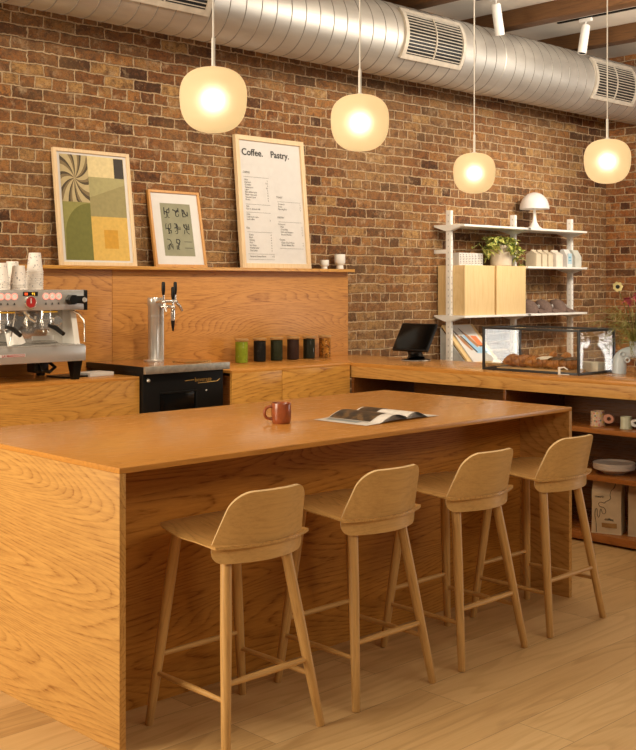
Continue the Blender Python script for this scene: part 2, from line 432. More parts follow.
# ------------------------------------------------------------------ room
WY = 6.10; WX = 9.98; CZ = 3.78
struct(MB().box((-1.5, -1.0, -.1), (WX, WY, 0)).build('floor', M['floor'], smooth=False))
struct(MB().box((-1.5, WY, 0), (WX + .2, WY + .2, CZ)).build('wall_back', M['brickX'], smooth=False))
struct(MB().box((WX, 4.3, 0), (WX + .2, WY, CZ)).build('wall_right', M['brickY'], smooth=False))
struct(MB().box((-1.5, -1.0, CZ), (WX + .2, WY + .2, CZ + .1)).build('ceiling', M['ceil'], smooth=False))
for i, x in enumerate((5.45, 6.58, 7.70, 8.84)):
    struct(MB().box((x - .075, -.9, 3.64), (x + .075, WY, CZ), .006).build('trim_%d' % (i + 1), M['beam']))

# ------------------------------------------------------------------ duct with grilles
DY, DZ, DR = 5.68, 3.33, .27
duct = thing('ventilation_duct', 'long round galvanised spiral ventilation duct running along top of brick wall', 'duct', (0, DY, DZ))
mb = MB(); step = .131; n = 64
prof = [(0, 0), (.0025, .003), (.0065, .003), (.009, 0)]
xs = []
x = 1.0
while x < 9.96:
    for dx, dr in prof: xs.append((x + dx, dr))
    x += step
vs = []
for xx, dr in xs:
    for k_ in range(n):
        a = 2 * PI * k_ / n
        vs.append((min(xx + step * k_ / n, 9.97), (DR + dr) * math.cos(a), (DR + dr) * math.sin(a)))
fs = []
L = len(xs)
for i in range(L - 1):
    for k_ in range(n):
        if k_ < n - 1: fs.append([i * n + k_, i * n + k_ + 1, (i + 1) * n + k_ + 1, (i + 1) * n + k_])
        else:
            j = i + 4
            if j + 1 < L: pass
            # seam: last column meets the first column one pitch later
            if i + 4 < L and i + 5 < L: fs.append([i * n + k_, (i + 4) * n, (i + 5) * n, (i + 1) * n + k_])
mb.add(vs, fs)
xs_ = [v.x for v in mb.v]
for fi, f_ in enumerate(mb.f):
    if (min(f_) // n) % 4 in (0, 1): mb.m[fi] = 1
mb.build('duct_pipe', [M['duct'], plain('duct_seam_shade', (.24, .22, .195), .5, .4)], duct, ang=11)  # dark grey paints the shadow along each lock seam
for xj in (2.35, 7.38):
    MB().lathe([(DR + .002, -.03), (DR + .007, -.024), (DR + .007, .024), (DR + .002, .03)], 48, M=T(xj, 0, 0) @ RY(PI / 2)).build('joint_band', M['duct'], duct)
def cylpt(x, ang, r):   # ang measured from -Y, up positive
    return (x, -r * math.cos(ang), r * math.sin(ang))
for gx0 in (3.63, 6.12, 8.68):
    gx1 = gx0 + .70; a0, a1 = -.68, .72
    f = MB(); b = .035; ab = b / DR
    def strip(x0, x1, b0, b1, r0, r1, mbx, nn=14):
        vs = []
        for i in range(nn + 1):
            a = b0 + (b1 - b0) * i / nn
            vs += [cylpt(x0, a, r0), cylpt(x0, a, r1), cylpt(x1, a, r1), cylpt(x1, a, r0)]
        fs = [[0, 1, 2, 3], [4 * nn + 3, 4 * nn + 2, 4 * nn + 1, 4 * nn]]
        for i in range(nn):
            for q in range(4): fs.append([4 * i + q, 4 * i + (q + 1) % 4, 4 * i + 4 + (q + 1) % 4, 4 * i + 4 + q])
        mbx.add(vs, fs)
    strip(gx0, gx0 + b, a0, a1, DR - .002, DR + .02, f); strip(gx1 - b, gx1, a0, a1, DR - .002, DR + .02, f)
    strip(gx0 + b, gx1 - b, a0, a0 + ab, DR - .002, DR + .02, f, 4); strip(gx0 + b, gx1 - b, a1 - ab, a1, DR - .002, DR + .02, f, 4)
    fr = f.build('grille_frame', M['grille'], duct, ang=50)
    bk = MB(); strip(gx0 + b, gx1 - b, a0 + ab, a1 - ab, DR + .004, DR + .007, bk); bk.build('opening_shade_sheet', M['black'], fr)  # black sheet on the uncut pipe paints the shade behind the louvres
    lv = MB(); nl = 13
    for i in range(nl):
        a = a0 + ab + (a1 - a0 - 2 * ab) * (i + .5) / nl
        strip(gx0 + b, gx1 - b, a - .011, a + .011, DR + .008, DR + .013, lv, 1)
    strip((gx0 + gx1) / 2 - .004, (gx0 + gx1) / 2 + .004, a0 + ab, a1 - ab, DR + .010, DR + .020, lv)
    lv.build('louvre_blades', M['grille'], fr)

# ------------------------------------------------------------------ pendant lamps
def pendant(loc, label):
    o = thing('pendant_lamp', label, 'lamp', loc, 0, 'globe pendant lamps')
    R = .117; H = .113
    pts = []
    for i in range(29):
        t = PI * i / 28
        e = 2.55
        cx = abs(math.sin(t)) ** (2 / e); cz = -math.copysign(abs(math.cos(t)) ** (2 / e), math.cos(t))
        r = R * cx * (1 + .05 * cz)
        pts.append((r, H * cz))
    pts = [(r, z) for r, z in pts]
    pts[0] = (0, -H); pts[-1] = (.016, H * .995)
    MB().lathe(pts, 48).build('glass_globe', M['globe'], o)
    MB().sphere(.032, T(0, 0, .0)).build('bulb', M['bulb'], o)
    MB().lathe([(0, H - .012), (.018, H - .012), (.018, H + .002), (.0065, H + .006), (.0065, H + .10), (.004, H + .105), (0, H + .105)], 16).build('stem', M['white'], o)
    top = CZ - loc[2]
    MB().cyl(.0032, H + .10, top - .02, 8).build('cord', M['white'], o)
    MB().cyl(.05, top - .025, top, 24, bev=.004).build('ceiling_cap', M['white'], o)
    return o
pendant((2.435, 3.04, 2.122), 'globe pendant lamp above island, nearest the pale abstract poster')
pendant((3.235, 3.10, 2.130), 'globe pendant lamp hanging just right of the menu board')
pendant((4.97, 3.875, 2.105), 'smallest looking globe pendant lamp, left of the white table lamp on the shelf')
pendant((5.02, 3.06, 2.110), 'globe pendant lamp at far right, in front of the brick corner')

# ------------------------------------------------------------------ track and spotlights
tr = MB().box((8.285, 3.2, CZ - .012), (8.315, 5.55, CZ), .002).build('lighting_track', M['black'])
tag(tr, 'thin black lighting track on ceiling above the right spotlight', 'track')
tr2 = MB().box((7.135, 3.2, CZ - .012), (7.165, 5.55, CZ), .002).build('lighting_track', M['black'])
tag(tr2, 'thin black lighting track on ceiling above the left spotlight', 'track')
def spotlight(x, y, label, tilt):
    o = thing('spotlight', label, 'spotlight', (x, y, CZ - .012), 0, 'white ceiling spotlights')
    MB().box((-.014, -.06, -.03), (.014, .06, 0), .003).build('track_adapter', M['white'], o)
    MB().cyl(.006, -.08, -.03, 10).build('pivot', M['white'], o)
    B = T(0, 0, -.07) @ RX(tilt[0]) @ RY(tilt[1])
    MB().lathe([(.030, -.235), (.036, -.238), (.038, -.232), (.038, 0.002), (.034, .010), (0, .010)], 24, M=B).build('lamp_body', M['white'], o)
    MB().lathe([(0, -.215), (.0325, -.215), (.0325, -.236), (.030, -.236)], 24, M=B).build('black_baffle', M['black'], o)
    return o
spotlight(8.30, 5.27, 'white cylinder spotlight on ceiling near the duct grille at far right', (.06, .16))
spotlight(7.15, 5.36, 'white cylinder spotlight cut by top edge, left of the other spotlight', (.02, -.26))

# ------------------------------------------------------------------ splashback, ledge
sb = thing('splashback', 'tall honey oak panelling behind the coffee bar against brick wall', 'panel', (0, 0, 0))
for x0, x1 in ((2.2, 3.997), (4.0, 6.15)):
    MB().box((x0, 6.02, .905), (x1, 6.078, 1.578), .0015).build('panel', M['oakback'], sb)
MB().box((2.2, 5.955, 1.578), (6.16, 6.098, 1.60), .002).build('ledge', M['oakX'], sb)

# ------------------------------------------------------------------ framed pictures on the ledge
def leaning(name, label, cat, x0, x1, h, fm, fw, depth, y0=5.972, group=None):
    wd = x1 - x0
    o = thing(name, label, cat, (x0, y0, 1.60), 0, group)
    lean = math.asin(min(.5, (WY - .004 - y0 - depth) / h)) * -1
    o.rotation_euler = (lean, 0, 0)
    f = MB()
    f.box((0, 0, 0), (fw, depth, h), .0015); f.box((wd - fw, 0, 0), (wd, depth, h), .0015)
    f.box((fw, 0, 0), (wd - fw, depth, fw), .0015); f.box((fw, 0, h - fw), (wd - fw, depth, h), .0015)
    f.build('frame', fm, o)
    MB().box((fw, depth * .45, fw), (wd - fw, depth * .9, h - fw)).build('backing_sheet', M['paper'], o, smooth=False)
    return o, wd, h, depth * .45
# abstract poster
o, W_, H_, yf = leaning('framed_poster', 'large framed abstract poster in green, cream and yellow leaning on brick wall', 'picture', 3.600, 4.160, .738, M['pine'], .022, .028)
pm = [plain('print_%d' % i, c, .7, var=.05, scale=40) for i, c in enumerate(
    [hexc('#8f8a4a'), hexc('#6d6c2c'), hexc('#d9c795'), hexc('#3a342c'), hexc('#a69d6c'), hexc('#d2ac55'), hexc('#c7942a'), hexc('#b9a77c'), hexc('#7d6a48'), hexc('#4a3c26'), hexc('#968b5c')])]
a = MB(); lay = [0]
def q(x0, z0, x1, z1, mi):
    lay[0] += 1; y = yf - .0006 - lay[0] * .00006
    a.add([(x0, y, z0), (x1, y, z0), (x1, y, z1), (x0, y, z1)], [[0, 1, 2, 3]], mi)
def poly(pts, mi):
    lay[0] += 1; y = yf - .0006 - lay[0] * .00006
    a.add([(p[0], y, p[1]) for p in pts], [list(range(len(pts)))], mi)
ax0, ax1, az0, az1 = .045, W_ - .045, .035, H_ - .035
mx = ax0 + (ax1 - ax0) * .425; mz = az0 + (az1 - az0) * .55
q(ax0, mz, mx, az1, 7); q(ax0, az0, mx, mz, 0)
q(mx, az0 + (az1 - az0) * .80, ax1, az1, 2)
q(ax1 - .075, az0 + (az1 - az0) * .80 - .0, ax1 - .002, az1 - .004, 3)
q(mx, az0 + (az1 - az0) * .42, ax1, az0 + (az1 - az0) * .80, 4)
poly([(mx, az0 + (az1 - az0) * .42), (ax1, az0 + (az1 - az0) * .42), (ax1, az0 + (az1 - az0) * .74), (mx, az0 + (az1 - az0) * .60)], 10)
q(mx, az0, ax1, az0 + (az1 - az0) * .42, 5)
sx = (mx + ax1) / 2 + .005; sz = az0 + (az1 - az0) * .205
q(sx - .052, sz - .06, sx + .052, sz + .06, 6)
# dark olive quarter disc in the lower left
arc = [(mx, az0), (mx, mz - .005)]
for i in range(1, 15):
    t = PI / 2 * i / 14
    arc.append((mx - (mx - ax0 - .012) * math.sin(t), mz - .005 - .20 * (1 - math.cos(t))))
arc.append((ax0 + .006, az0))
poly(arc, 1)
# fan of curved blades
fcx, fcz = (ax0 + mx) / 2 - .0, (mz + az1) / 2
hw, hh = (mx - ax0) / 2, (az1 - mz) / 2
def fanpt(th, r):
    th2 = th + .55 * r
    x, z = math.cos(th2), math.sin(th2)
    R_ = r * 1.45
    px, pz = x * R_ * hw, z * R_ * hh
    return (fcx + max(-hw, min(hw, px)), fcz + max(-hh, min(hh, pz)))
NB = 10
for b in range(NB):
    for sidx, (t0, t1, mi) in enumerate(((0, .22, 9), (.22, .48, 8), (.48, 1.0, 7))):
        th0 = 2 * PI * (b + t0) / NB; th1 = 2 * PI * (b + t1) / NB
        lay[0] += 1; y = yf - .0006 - lay[0] * .00006
        vs = []; fs = []
        for i in range(9):
            r = .02 + .98 * i / 8
            p0 = fanpt(th0, r); p1 = fanpt(th1, r)
            vs += [(p0[0], y, p0[1]), (p1[0], y, p1[1])]
            if i: fs.append([2 * i - 2, 2 * i - 1, 2 * i + 1, 2 * i])
        a.add(vs, fs, mi)
a.build('print', pm, o, smooth=False, recalc=False)
# small poster with sketched figures
o, W_, H_, yf = leaning('framed_poster', 'small framed poster of sketched figures on grey green sheet with white mat', 'picture', 4.310, 4.735, .523, M['frameoak'], .017, .026)
a = MB(); px0, px1, pz0, pz1 = W_ * .21, W_ * .80, H_ * .145, H_ * .835
a.add([(px0, yf - .001, pz0), (px1, yf - .001, pz0), (px1, yf - .001, pz1), (px0, yf - .001, pz1)], [[0, 1, 2, 3]], 0)
gs = a.build('green_sheet', plain('sage_paper', hexc('#8c8a70'), .7), o, smooth=False, recalc=False)
rs = random.Random(5)
for r in range(3):
    for c in range(3):
        a = MB()
        gx = px0 + (px1 - px0) * (.2 + .3 * c); gz = pz1 - (pz1 - pz0) * (.18 + .30 * r)
        if r == 2 and c == 2:
            for dz in (.018, -.025): a.box((gx - .03, yf - .0022, gz + dz), (gx + .035, yf - .0016, gz + dz + .003))
            a.build('caption_lines', M['ink'], gs)
            continue
        for s_ in range(6):
            p = [(gx + rs.uniform(-.003, .003), yf - .002, gz + rs.uniform(-.004, .004))]
            ang = rs.uniform(0, 6.28)
            for i in range(6):
                ang += rs.uniform(-.9, 1.1); q_ = p[-1]
                p.append((max(gx - .021, min(gx + .021, q_[0] + .010 * math.cos(ang))), q_[1], max(gz - .034, min(gz + .034, q_[2] + .012 * math.sin(ang)))))
            a.tube(p, rs.uniform(.0016, .0034), 5)
        a.build('ink_figure', M['ink'], gs)
# menu board
o, W_, H_, yf = leaning('menu_board', 'tall framed white menu headed Coffee and Pastry leaning on brick wall', 'menu', 5.052, 5.715, .952, M['pine'], .034, .034)
a = MB()
def tx(s_, size, u, v, align='LEFT', bold=0.0):
    a.text(s_, size, T(.04 + u * (W_ - .08), yf - .002, .04 + v * (H_ - .08)) @ RX(PI / 2), 0, 0, align, bold)
def rule(u0, u1, v):
    x0, x1 = .04 + u0 * (W_ - .08), .04 + u1 * (W_ - .08); z = .04 + v * (H_ - .08)
    a.box((x0, yf - .0025, z), (x1, yf - .0018, z + .0012))
tx('Coffee.', .069, .035, .885, bold=.0012)
a.build('heading_lettering', M['ink'], o, smooth=False, recalc=False); a = MB()
tx('Pastry.', .068, .505, .885, bold=.0012)
a.build('heading_lettering', M['ink'], o, smooth=False, recalc=False); a = MB()
tx('COFFEE', .019, .035, .735)
rule(.04, .45, .705)
for i, (s_, p) in enumerate((('Drip', '3'), ('Espresso', '3.5'), ('Cortado', '4'), ('Cappuccino', '4.5'), ('Latte', '5'), ('Flat White Latte', '5'), ('Maple Oat Latte', '6'), ('Seasonal Latte', '6'), ('Mocha', '6'))):
    tx(s_, .0165, .055, .675 - i * .0205); tx(p, .0165, .43, .675 - i * .0205, 'RIGHT')
rule(.05, .45, .478)
tx('Add', .0165, .055, .455); tx('Oat or almond milk', .0165, .055, .435); rule(.05, .45, .412)
tx('Cold', .0165, .055, .39); tx('Cold brew, nitro', .0165, .055, .369); tx('Iced coffee', .0165, .055, .349); tx('5', .0165, .44, .345, 'RIGHT')
tx('TEA', .019, .035, .275); rule(.05, .45, .25)
for i, s_ in enumerate(('Green', 'Black', 'Oolong', 'Mint', 'Earl Grey', 'Matcha Latte', 'Chai Latte')):
    tx(s_, .0165, .075, .222 - i * .0215); tx('4', .0165, .44, .222 - i * .0215, 'RIGHT')
rule(.05, .47, .070); tx('Seasonal House Blend', .0165, .075, .045); tx('4 5', .0165, .47, .045, 'RIGHT'); rule(.05, .47, .025)
a.build('coffee_list', M['ink'], o, smooth=False, recalc=False); a = MB()
tx('TOAST', .019, .56, .545); rule(.57, .97, .515)
for i, s_ in enumerate(('Croissant', 'Scone', 'Morning Bun')):
    tx(s_, .0165, .58, .49 - i * .0215); tx('5', .0165, .965, .49 - i * .0215, 'RIGHT')
tx('PASTRY', .019, .56, .375); rule(.57, .97, .345)
tx('Croissants', .0165, .56, .32)
for i, s_ in enumerate(('Plain', 'Chocolate', 'Ham and Gruyere', 'Almond Praline')):
    tx(s_, .0165, .60, .298 - i * .0215); tx('5', .0165, .975, .298 - i * .0215, 'RIGHT')
tx('Cookies', .0165, .57, .190)
for i, s_ in enumerate(('Choc Chunk Pecan', 'Brown Butter Oat')):
    tx(s_, .0165, .60, .166 - i * .0215); tx('4', .0165, .975, .166 - i * .0215, 'RIGHT')
rule(.57, .97, .122)
a.build('pastry_list', M['ink'], o, smooth=False, recalc=False)

# footed cups on the ledge
def footed(loc, r, h, label):
    o = thing('footed_cup', label, 'cup', loc)
    MB().lathe([(0, 0), (r * .66, 0), (r * .70, h * .05), (r * .62, h * .26), (r * .85, h * .34), (r, h * .46), (r, h * .97), (r * .97, h), (r * .92, h * .97), (r * .9, h * .45), (0, h * .36)], 28).build('cup_body', M['white'], o)
footed((5.895, 6.02, 1.60), .034, .068, 'short white footed ceramic cup standing on ledge right of menu board')
footed((6.07, 6.03, 1.60), .042, .115, 'taller white footed ceramic cup at right end of the ledge')

# ------------------------------------------------------------------ back counter
BY = 5.45; BR_ = 5.40
cl = thing('base_cabinet', 'honey oak cabinet with wavy grain under the espresso machine', 'cabinet', (0, 0, 0))
MB().box((2.2, BY + .02, 0), (3.810, 6.0, .904), .001).build('carcass', M['oakdark'], cl)
MB().box((2.2, BY, .08), (3.810, BY + .02, .922), .0015).build('front_panel', M['oakX'], cl)
tag(MB().box((2.2, BY, .922), (3.810, 6.018, .94), .0015).build('worktop', M['oaktop']), 'glossy honey oak worktop under the espresso machine', 'worktop')
cr = thing('base_cabinet', 'honey oak cabinet with two fronts below the row of tea jars', 'cabinet', (0, 0, 0))
MB().box((4.475, BR_ + .02, 0), (5.52, 6.0, .904), .001).build('carcass', M['oakdark'], cr)
for x0, x1 in ((4.475, 4.898), (4.902, 5.535)):
    MB().box((x0, BR_, .08), (x1, BR_ + .02, .922), .0015).build('door', M['oakX'], cr)
tag(MB().box((4.475, BR_, .922), (5.55, 6.018, .94), .0015).build('worktop', M['oaktop']), 'glossy honey oak worktop under the row of tea jars', 'worktop')

# ------------------------------------------------------------------ service counter (peninsula) with open shelves
pn = thing('service_counter', 'long honey oak service counter with open shelves facing the island', 'counter', (0, 0, 0))
PX0, PX1, PY0, PY1 = 5.55, 6.21, 2.35, WY
t = MB(); t.box((PX0, PY0, .915), (PX1, 6.018, .94), .0015); t.build('countertop', oak('honey_oak_counter_top', (.60, .275, .06), (.37, .14, .026), 'Y', line=.5, rough=.24, seed=4.4, coat=.25, fine=.5), pn)
MB().box((PX0, PY0, .840), (PX0 + .02, BR_ + .02, .9155), .0012).build('fascia', M['oakY'], pn)
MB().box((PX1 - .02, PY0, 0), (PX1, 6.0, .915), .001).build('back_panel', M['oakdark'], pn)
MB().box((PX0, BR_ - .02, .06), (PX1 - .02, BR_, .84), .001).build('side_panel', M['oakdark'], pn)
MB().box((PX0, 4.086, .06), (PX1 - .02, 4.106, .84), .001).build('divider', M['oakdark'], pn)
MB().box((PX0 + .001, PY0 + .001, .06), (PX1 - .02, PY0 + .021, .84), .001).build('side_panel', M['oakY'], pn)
for z0, z1, nm in ((.632, .660, 'shelf'), (.362, .390, 'shelf'), (.015, .058, 'bottom_shelf')):
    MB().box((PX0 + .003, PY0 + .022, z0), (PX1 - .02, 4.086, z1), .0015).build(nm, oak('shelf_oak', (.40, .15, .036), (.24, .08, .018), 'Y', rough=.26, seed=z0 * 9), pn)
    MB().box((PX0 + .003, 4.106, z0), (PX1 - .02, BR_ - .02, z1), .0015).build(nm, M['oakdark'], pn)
MB().box((PX0 + .05, PY0, 0), (PX0 + .065, BR_ - .02, .016)).build('plinth', M['black'], pn)

# ------------------------------------------------------------------ island
isl = thing('island_counter', 'large honey oak island counter with waterfall ends', 'island', (0, 0, 0))
IX0, IX1, IY0, IY1 = 1.99, 4.535, 2.955, 4.155
MB().box((IX0, IY0, .882), (IX1, IY1, .90), .0012).build('tabletop', M['oaktop'], isl)
MB().box((IX0, IY0, 0), (IX0 + .024, IY1, .8815), .0012).build('end_panel', M['oakY'], isl)
MB().box((IX1 - .024, IY0, 0), (IX1, IY1, .8815), .0012).build('end_panel', M['oakY'], isl)
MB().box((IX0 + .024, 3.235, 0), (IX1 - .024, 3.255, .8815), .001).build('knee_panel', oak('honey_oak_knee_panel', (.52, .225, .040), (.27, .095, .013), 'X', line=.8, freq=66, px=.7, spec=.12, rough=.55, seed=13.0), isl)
MB().box((IX0 + .024, IY1 - .02, 0), (IX1 - .024, IY1, .8815), .001).build('rear_panel', M['oakX'], isl)

# ------------------------------------------------------------------ bar stools
def make_stool(label):
    o = thing('bar_stool', label, 'stool', (0, 0, 0), 0, 'oak bar stools along the island')
    yb = lambda x: -.190 + .074 * (abs(x) / .2) ** 2
    yl = lambda x: -.207 + .056 * (abs(x) / .2) ** 2
    # seat plate: rounded outline, dished, its rear lip wraps behind the backrest
    def outline(th):
        c, s_ = math.cos(th), math.sin(th)
        if s_ >= 0:
            e = 2.6; r = (abs(c / .216) ** e + abs(s_ / .250) ** e) ** (-1 / e)
            return r * c, r * s_
        x = .212 * c * (1.0 if abs(c) > .999 else 1.0)
        x = math.copysign(.206 * abs(c) ** .62, c)
        y = yl(x)
        f = min(1, abs(s_) / .25)
        return x, y * f
    NTH, NR = 72, 9
    A = []; B = []
    for i in range(NR + 1):
        r = i / NR
        for j in range(NTH):
            x, y = outline(2 * PI * j / NTH)
            x *= r; y *= r
            dish = -.012 * (1 - min(1, ((x / .2) ** 2 + ((y + .03) / .17) ** 2))) if True else 0
            front = -.012 * max(0, (y - .16) / .075) ** 2
            z = .655 + max(-.010, dish * .8) + front + .024 * min(1, max(0, (y + .14) / .26)) ** 1.3
            edge = max(0, (r - .86) / .14) if y > -.12 else 0
            A.append((x, y, z - .003 * edge ** 2)); B.append((x, y, z - .016 + .009 * edge + (.006 if y < -.15 else 0)))
    n = len(A); fs = []
    for i in range(NR):
        for j in range(NTH):
            j2 = (j + 1) % NTH
            p, q_, r_, s_ = i * NTH + j, i * NTH + j2, (i + 1) * NTH + j2, (i + 1) * NTH + j
            fs.append([p, s_, r_, q_]); fs.append([n + p, n + q_, n + r_, n + s_])
    for j in range(NTH):
        j2 = (j + 1) % NTH; p = NR * NTH
        fs.append([p + j, n + p + j, n + p + j2, p + j2])
    mb = MB().add(A + B, fs)
    ob = mb.build('seat', M['stoolY'], o, ang=50)
    # backrest: curved ply shell that dips below the seat
    z0, z1 = .596, .823
    zs = [z0 + .034 * (1 - math.cos(PI / 2 * i / 6)) for i in range(7)] + [z0 + .034 + (z1 - .055 - z0 - .034) * i / 6 for i in range(1, 7)] + [z1 - .055 + .055 * math.sin(PI / 2 * i / 8) for i in range(1, 9)]
    def hwid(z):
        wd = .187 + (.146 - .187) * max(0, (z - .655) / (z1 - .655))
        if z > z1 - .055: d = (z - (z1 - .055)); wd -= .055 - math.sqrt(max(0, .055 ** 2 - d * d))
        if z < z0 + .034: d = (z0 + .034) - z; wd -= .034 - math.sqrt(max(0, .034 ** 2 - d * d))
        return wd
    def fn(u, v):
        z = zs[int(round(v * (len(zs) - 1)))]
        x = (2 * u - 1) * hwid(z) - .008
        lean = .046 * max(0, (z - .64) / .2) ** 1.2
        y = yb(x) - lean
        return (x, y, z + .004 * (1 - (x / .2) ** 2) * ((z - z0) / (z1 - z0))), (-(2 * .074 * x / .04), 1, .25)
    bk_ = MB().sheet(fn, 20, len(zs) - 1, .012)
    for q_ in range(2 * 20 * (len(zs) - 1), len(bk_.f)): bk_.m[q_] = 1
    bk_.build('backrest', [M['stoolX'], M['ply']], o, ang=50)
    # legs
    foot = {('l', 'b'): (-.205, -.206, 0), ('r', 'b'): (.205, -.206, 0), ('l', 'f'): (-.205, .200, 0), ('r', 'f'): (.205, .200, 0)}
    top = {('l', 'b'): (-.132, -.118, .644), ('r', 'b'): (.112, -.118, .644), ('l', 'f'): (-.122, .150, .662), ('r', 'f'): (.122, .150, .662)}
    P = {}
    for key in foot:
        a_, b_ = Vector(foot[key]), Vector(top[key]); P[key] = (a_, b_)
        Mx, ln = along(a_, b_)
        ob = MB().lathe([(0, 0.001), (.0125, 0.001), (.0145, .004), (.0165, ln * .25), (.0190, ln * .6), (.0185, ln * .9), (.0175, ln - .004), (0, ln - .004)], 18).build('leg', M['stoolZ'], o)
        ob.matrix_local = Mx
    def at(key, z): a_, b_ = P[key]; return a_.lerp(b_, z / b_.z)
    for ka, kb, z, r in ((('l', 'b'), ('l', 'f'), .175, .0095), (('r', 'b'), ('r', 'f'), .175, .0095), (('l', 'b'), ('r', 'b'), .225, .0105), (('l', 'f'), ('r', 'f'), .235, .0095)):
        Mx, ln = along(at(ka, z), at(kb, z))
        ob = MB().lathe([(0, 0), (r * .85, 0), (r * 1.08, ln * .5), (r * .85, ln), (0, ln)], 14).build('stretcher', M['stoolZ'], o)
        ob.matrix_local = Mx
    return o
st = make_stool('pale oak bar stool nearest the left end of the island, first of the row')
st.location = (2.398, 2.882, 0)
dup(st, (2.979, 2.882, 0), 0, 'pale oak bar stool below the island mug, second from the left')
dup(st, (3.560, 2.882, 0), 0, 'pale oak bar stool below the open magazine, third from the left')
dup(st, (4.149, 2.882, 0), 0, 'pale oak bar stool farthest right, beside the island right end panel')

# ------------------------------------------------------------------ mug and magazine on the island
o = thing('mug', 'rust red glazed mug with thick handle standing on the island', 'mug', (3.130, 3.455, .90), 2.75)
MB().lathe([(0, 0), (.034, 0), (.038, .004), (.0415, .02), (.0425, .05), (.0415, .082), (.040, .086), (.0375, .082), (.0385, .04), (.034, .010), (0, .008)], 32).build('mug_body', plain('rust_glaze', (.34, .088, .030), .22, var=.12, scale=40), o)
hp = []
for i in range(13):
    t = -PI / 2 + PI * i / 12
    hp.append((.038 + .036 * max(0, math.cos(t)) ** .6, 0, .046 + .026 * math.sin(t)))
MB().tube(hp, .0062, 10).build('handle', bpy.data.materials['rust_glaze'], o)

mg = thing('magazine', 'open magazine with a dark photograph lying on the island', 'magazine', (3.575, 3.30, .90), .04)
def page(sgn, wd, hgt, z_sp, ln, ln0, mbx, mi=0, u0=0, u1=1, v0=0, v1=1, dz=0, nu=18):
    def f(u, v):
        uu = u0 + (u1 - u0) * u; vv = v0 + (v1 - v0) * v
        z = .002 + z_sp * (math.sin(PI * min(1, uu * 1.25 + .12)) ** 1.0 if uu < .70 else math.sin(PI * min(1, .70 * 1.25 + .12)) * (1 - (uu - .7) / .3)) + hgt * (1 - uu)
        return (sgn * wd * uu, ln0 + ln * vv, z + dz)
    mbx.grid(f, nu, 4, mi)
pb = MB()
for i in range(7):
    page(-1, .268 - i * .0025, .004 * (7 - i) / 7, .005 + i * .0040, .30, -.15, pb)
    page(1, .225 - i * .0035, .004 * (7 - i) / 7, .004 + i * .0040, .30, -.15 + i * .001, pb)
pb.build('pages', M['gloss'], mg)
zc = .005 + 6 * .0040
photo = MB()
page(-1, .253, .0006, zc, .30, -.15, photo, 0, .26, .76, .20, .98, .0014)
page(-1, .253, .0006, zc, .30, -.15, photo, 1, .76, .90, .30, .92, .0014)
page(1, .204, .0006, .004 + 6 * .0040, .30, -.15, photo, 0, .05, .62, .62, .98, .0016)
def photo_mat():
    k = NT('dark_photo'); v = k.objvec()
    n_ = k.noise(v, 26, 4, .6)
    k.set(k.p.inputs['Base Color'], k.ramp(n_.outputs['Fac'], [(.35, (.018, .013, .009)), (.52, (.06, .035, .016)), (.62, (.20, .11, .04)), (.72, (.05, .035, .02))]))
    k.p.inputs['Roughness'].default_value = .35; return k.mat
photo.build('printed_photo', [photo_mat(), plain('sky_print', (.30, .36, .40), .4)], mg, recalc=False)

# ------------------------------------------------------------------ kegerator with tap tower
kg = thing('keg_cooler', 'black undercounter keg cooler with steel edged top and three taps', 'fridge', (3.815, 5.42, 0))
KW = .605
MB().box((.0, .03, .04), (KW, .58, .945), .004).build('cabinet_body', M['satinblack'], kg)
MB().box((.0, 0, .07), (KW, .03, .945), .004).build('door', M['satinblack'], kg)
MB().box((.12, -.002, .30), (KW - .22, .0, .835), .004).build('door_inset', M['screen'], kg)
t = MB(); t.box((.12, -.010, .828), (KW - .21, .0, .838), .002); t.box((KW - .22, -.010, .30), (KW - .21, 0, .83), .002); t.build('inset_trim', M['black'], kg)
MB().sphere(.012, T(.035, -.004, .915), n=12, m=8).build('lock', M['steel'], kg)
MB().sphere(.006, T(KW - .135, -.002, .83), n=10, m=6).build('status_light', M['steel'], kg)
# gold script lettering, upper right of the door
sc = MB()
sc.text('beverage', .036, T(KW - .225, -.0025, .888) @ RX(PI / 2) @ Matrix.Shear('XZ', 4, (0, 0)), 0, .0005)
sc.tube([(KW - .30, -.002, .897), (KW - .23, -.002, .900)], .0018, 5); sc.tube([(KW - .20, -.002, .878), (KW - .05, -.002, .882), (KW - .03, -.002, .896)], .0015, 5)
sc.build('script_badge', M['gold'], kg)
MB().box((-.012, -.02, .9635), (KW + .012, .595, .996), .003).build('worktop_slab', M['black'], kg)
MB().box((-.012, -.045, .955), (KW + .018, -.02, .9985), .0012).build('steel_edge', M['brushed'], kg, label='brushed steel front edge')
MB().box((.0, .0, .944), (KW, .56, .963), 0).build('spacer', M['black'], kg)
MB().box((-.005, -.018, .9965), (KW + .005, .585, .9985), 0).build('top_sheet', oak('keg_top', (.40, .17, .05), (.30, .115, .03), 'X', line=.2, rough=.15, seed=17), kg)
MB().box((.36, .06, .998), (.56, .20, 1.006), .003).build('drip_tray', plain('brass_tray', (.62, .42, .16), .25, .9), kg)
tw = MB().lathe([(0, .998), (.065, .998), (.065, 1.006), (.040, 1.012), (.0375, 1.02), (.0375, 1.345), (.040, 1.35), (.040, 1.392), (.036, 1.40), (0, 1.402)], 32, M=T(.32, .34, 0)).build('tap_tower', M['steel'], kg)
mb = MB().lathe([(0, .998), (.018, .998), (.018, 1.40), (0, 1.40)], 20, M=T(.367, .325, 0)); mb.build('tap_column', M['steel'], kg)
mb = MB().cyl(.0395, 1.28, 1.288, 32, M=T(.32, .34, 0)); mb.build('tower_ring', M['steel'], kg)
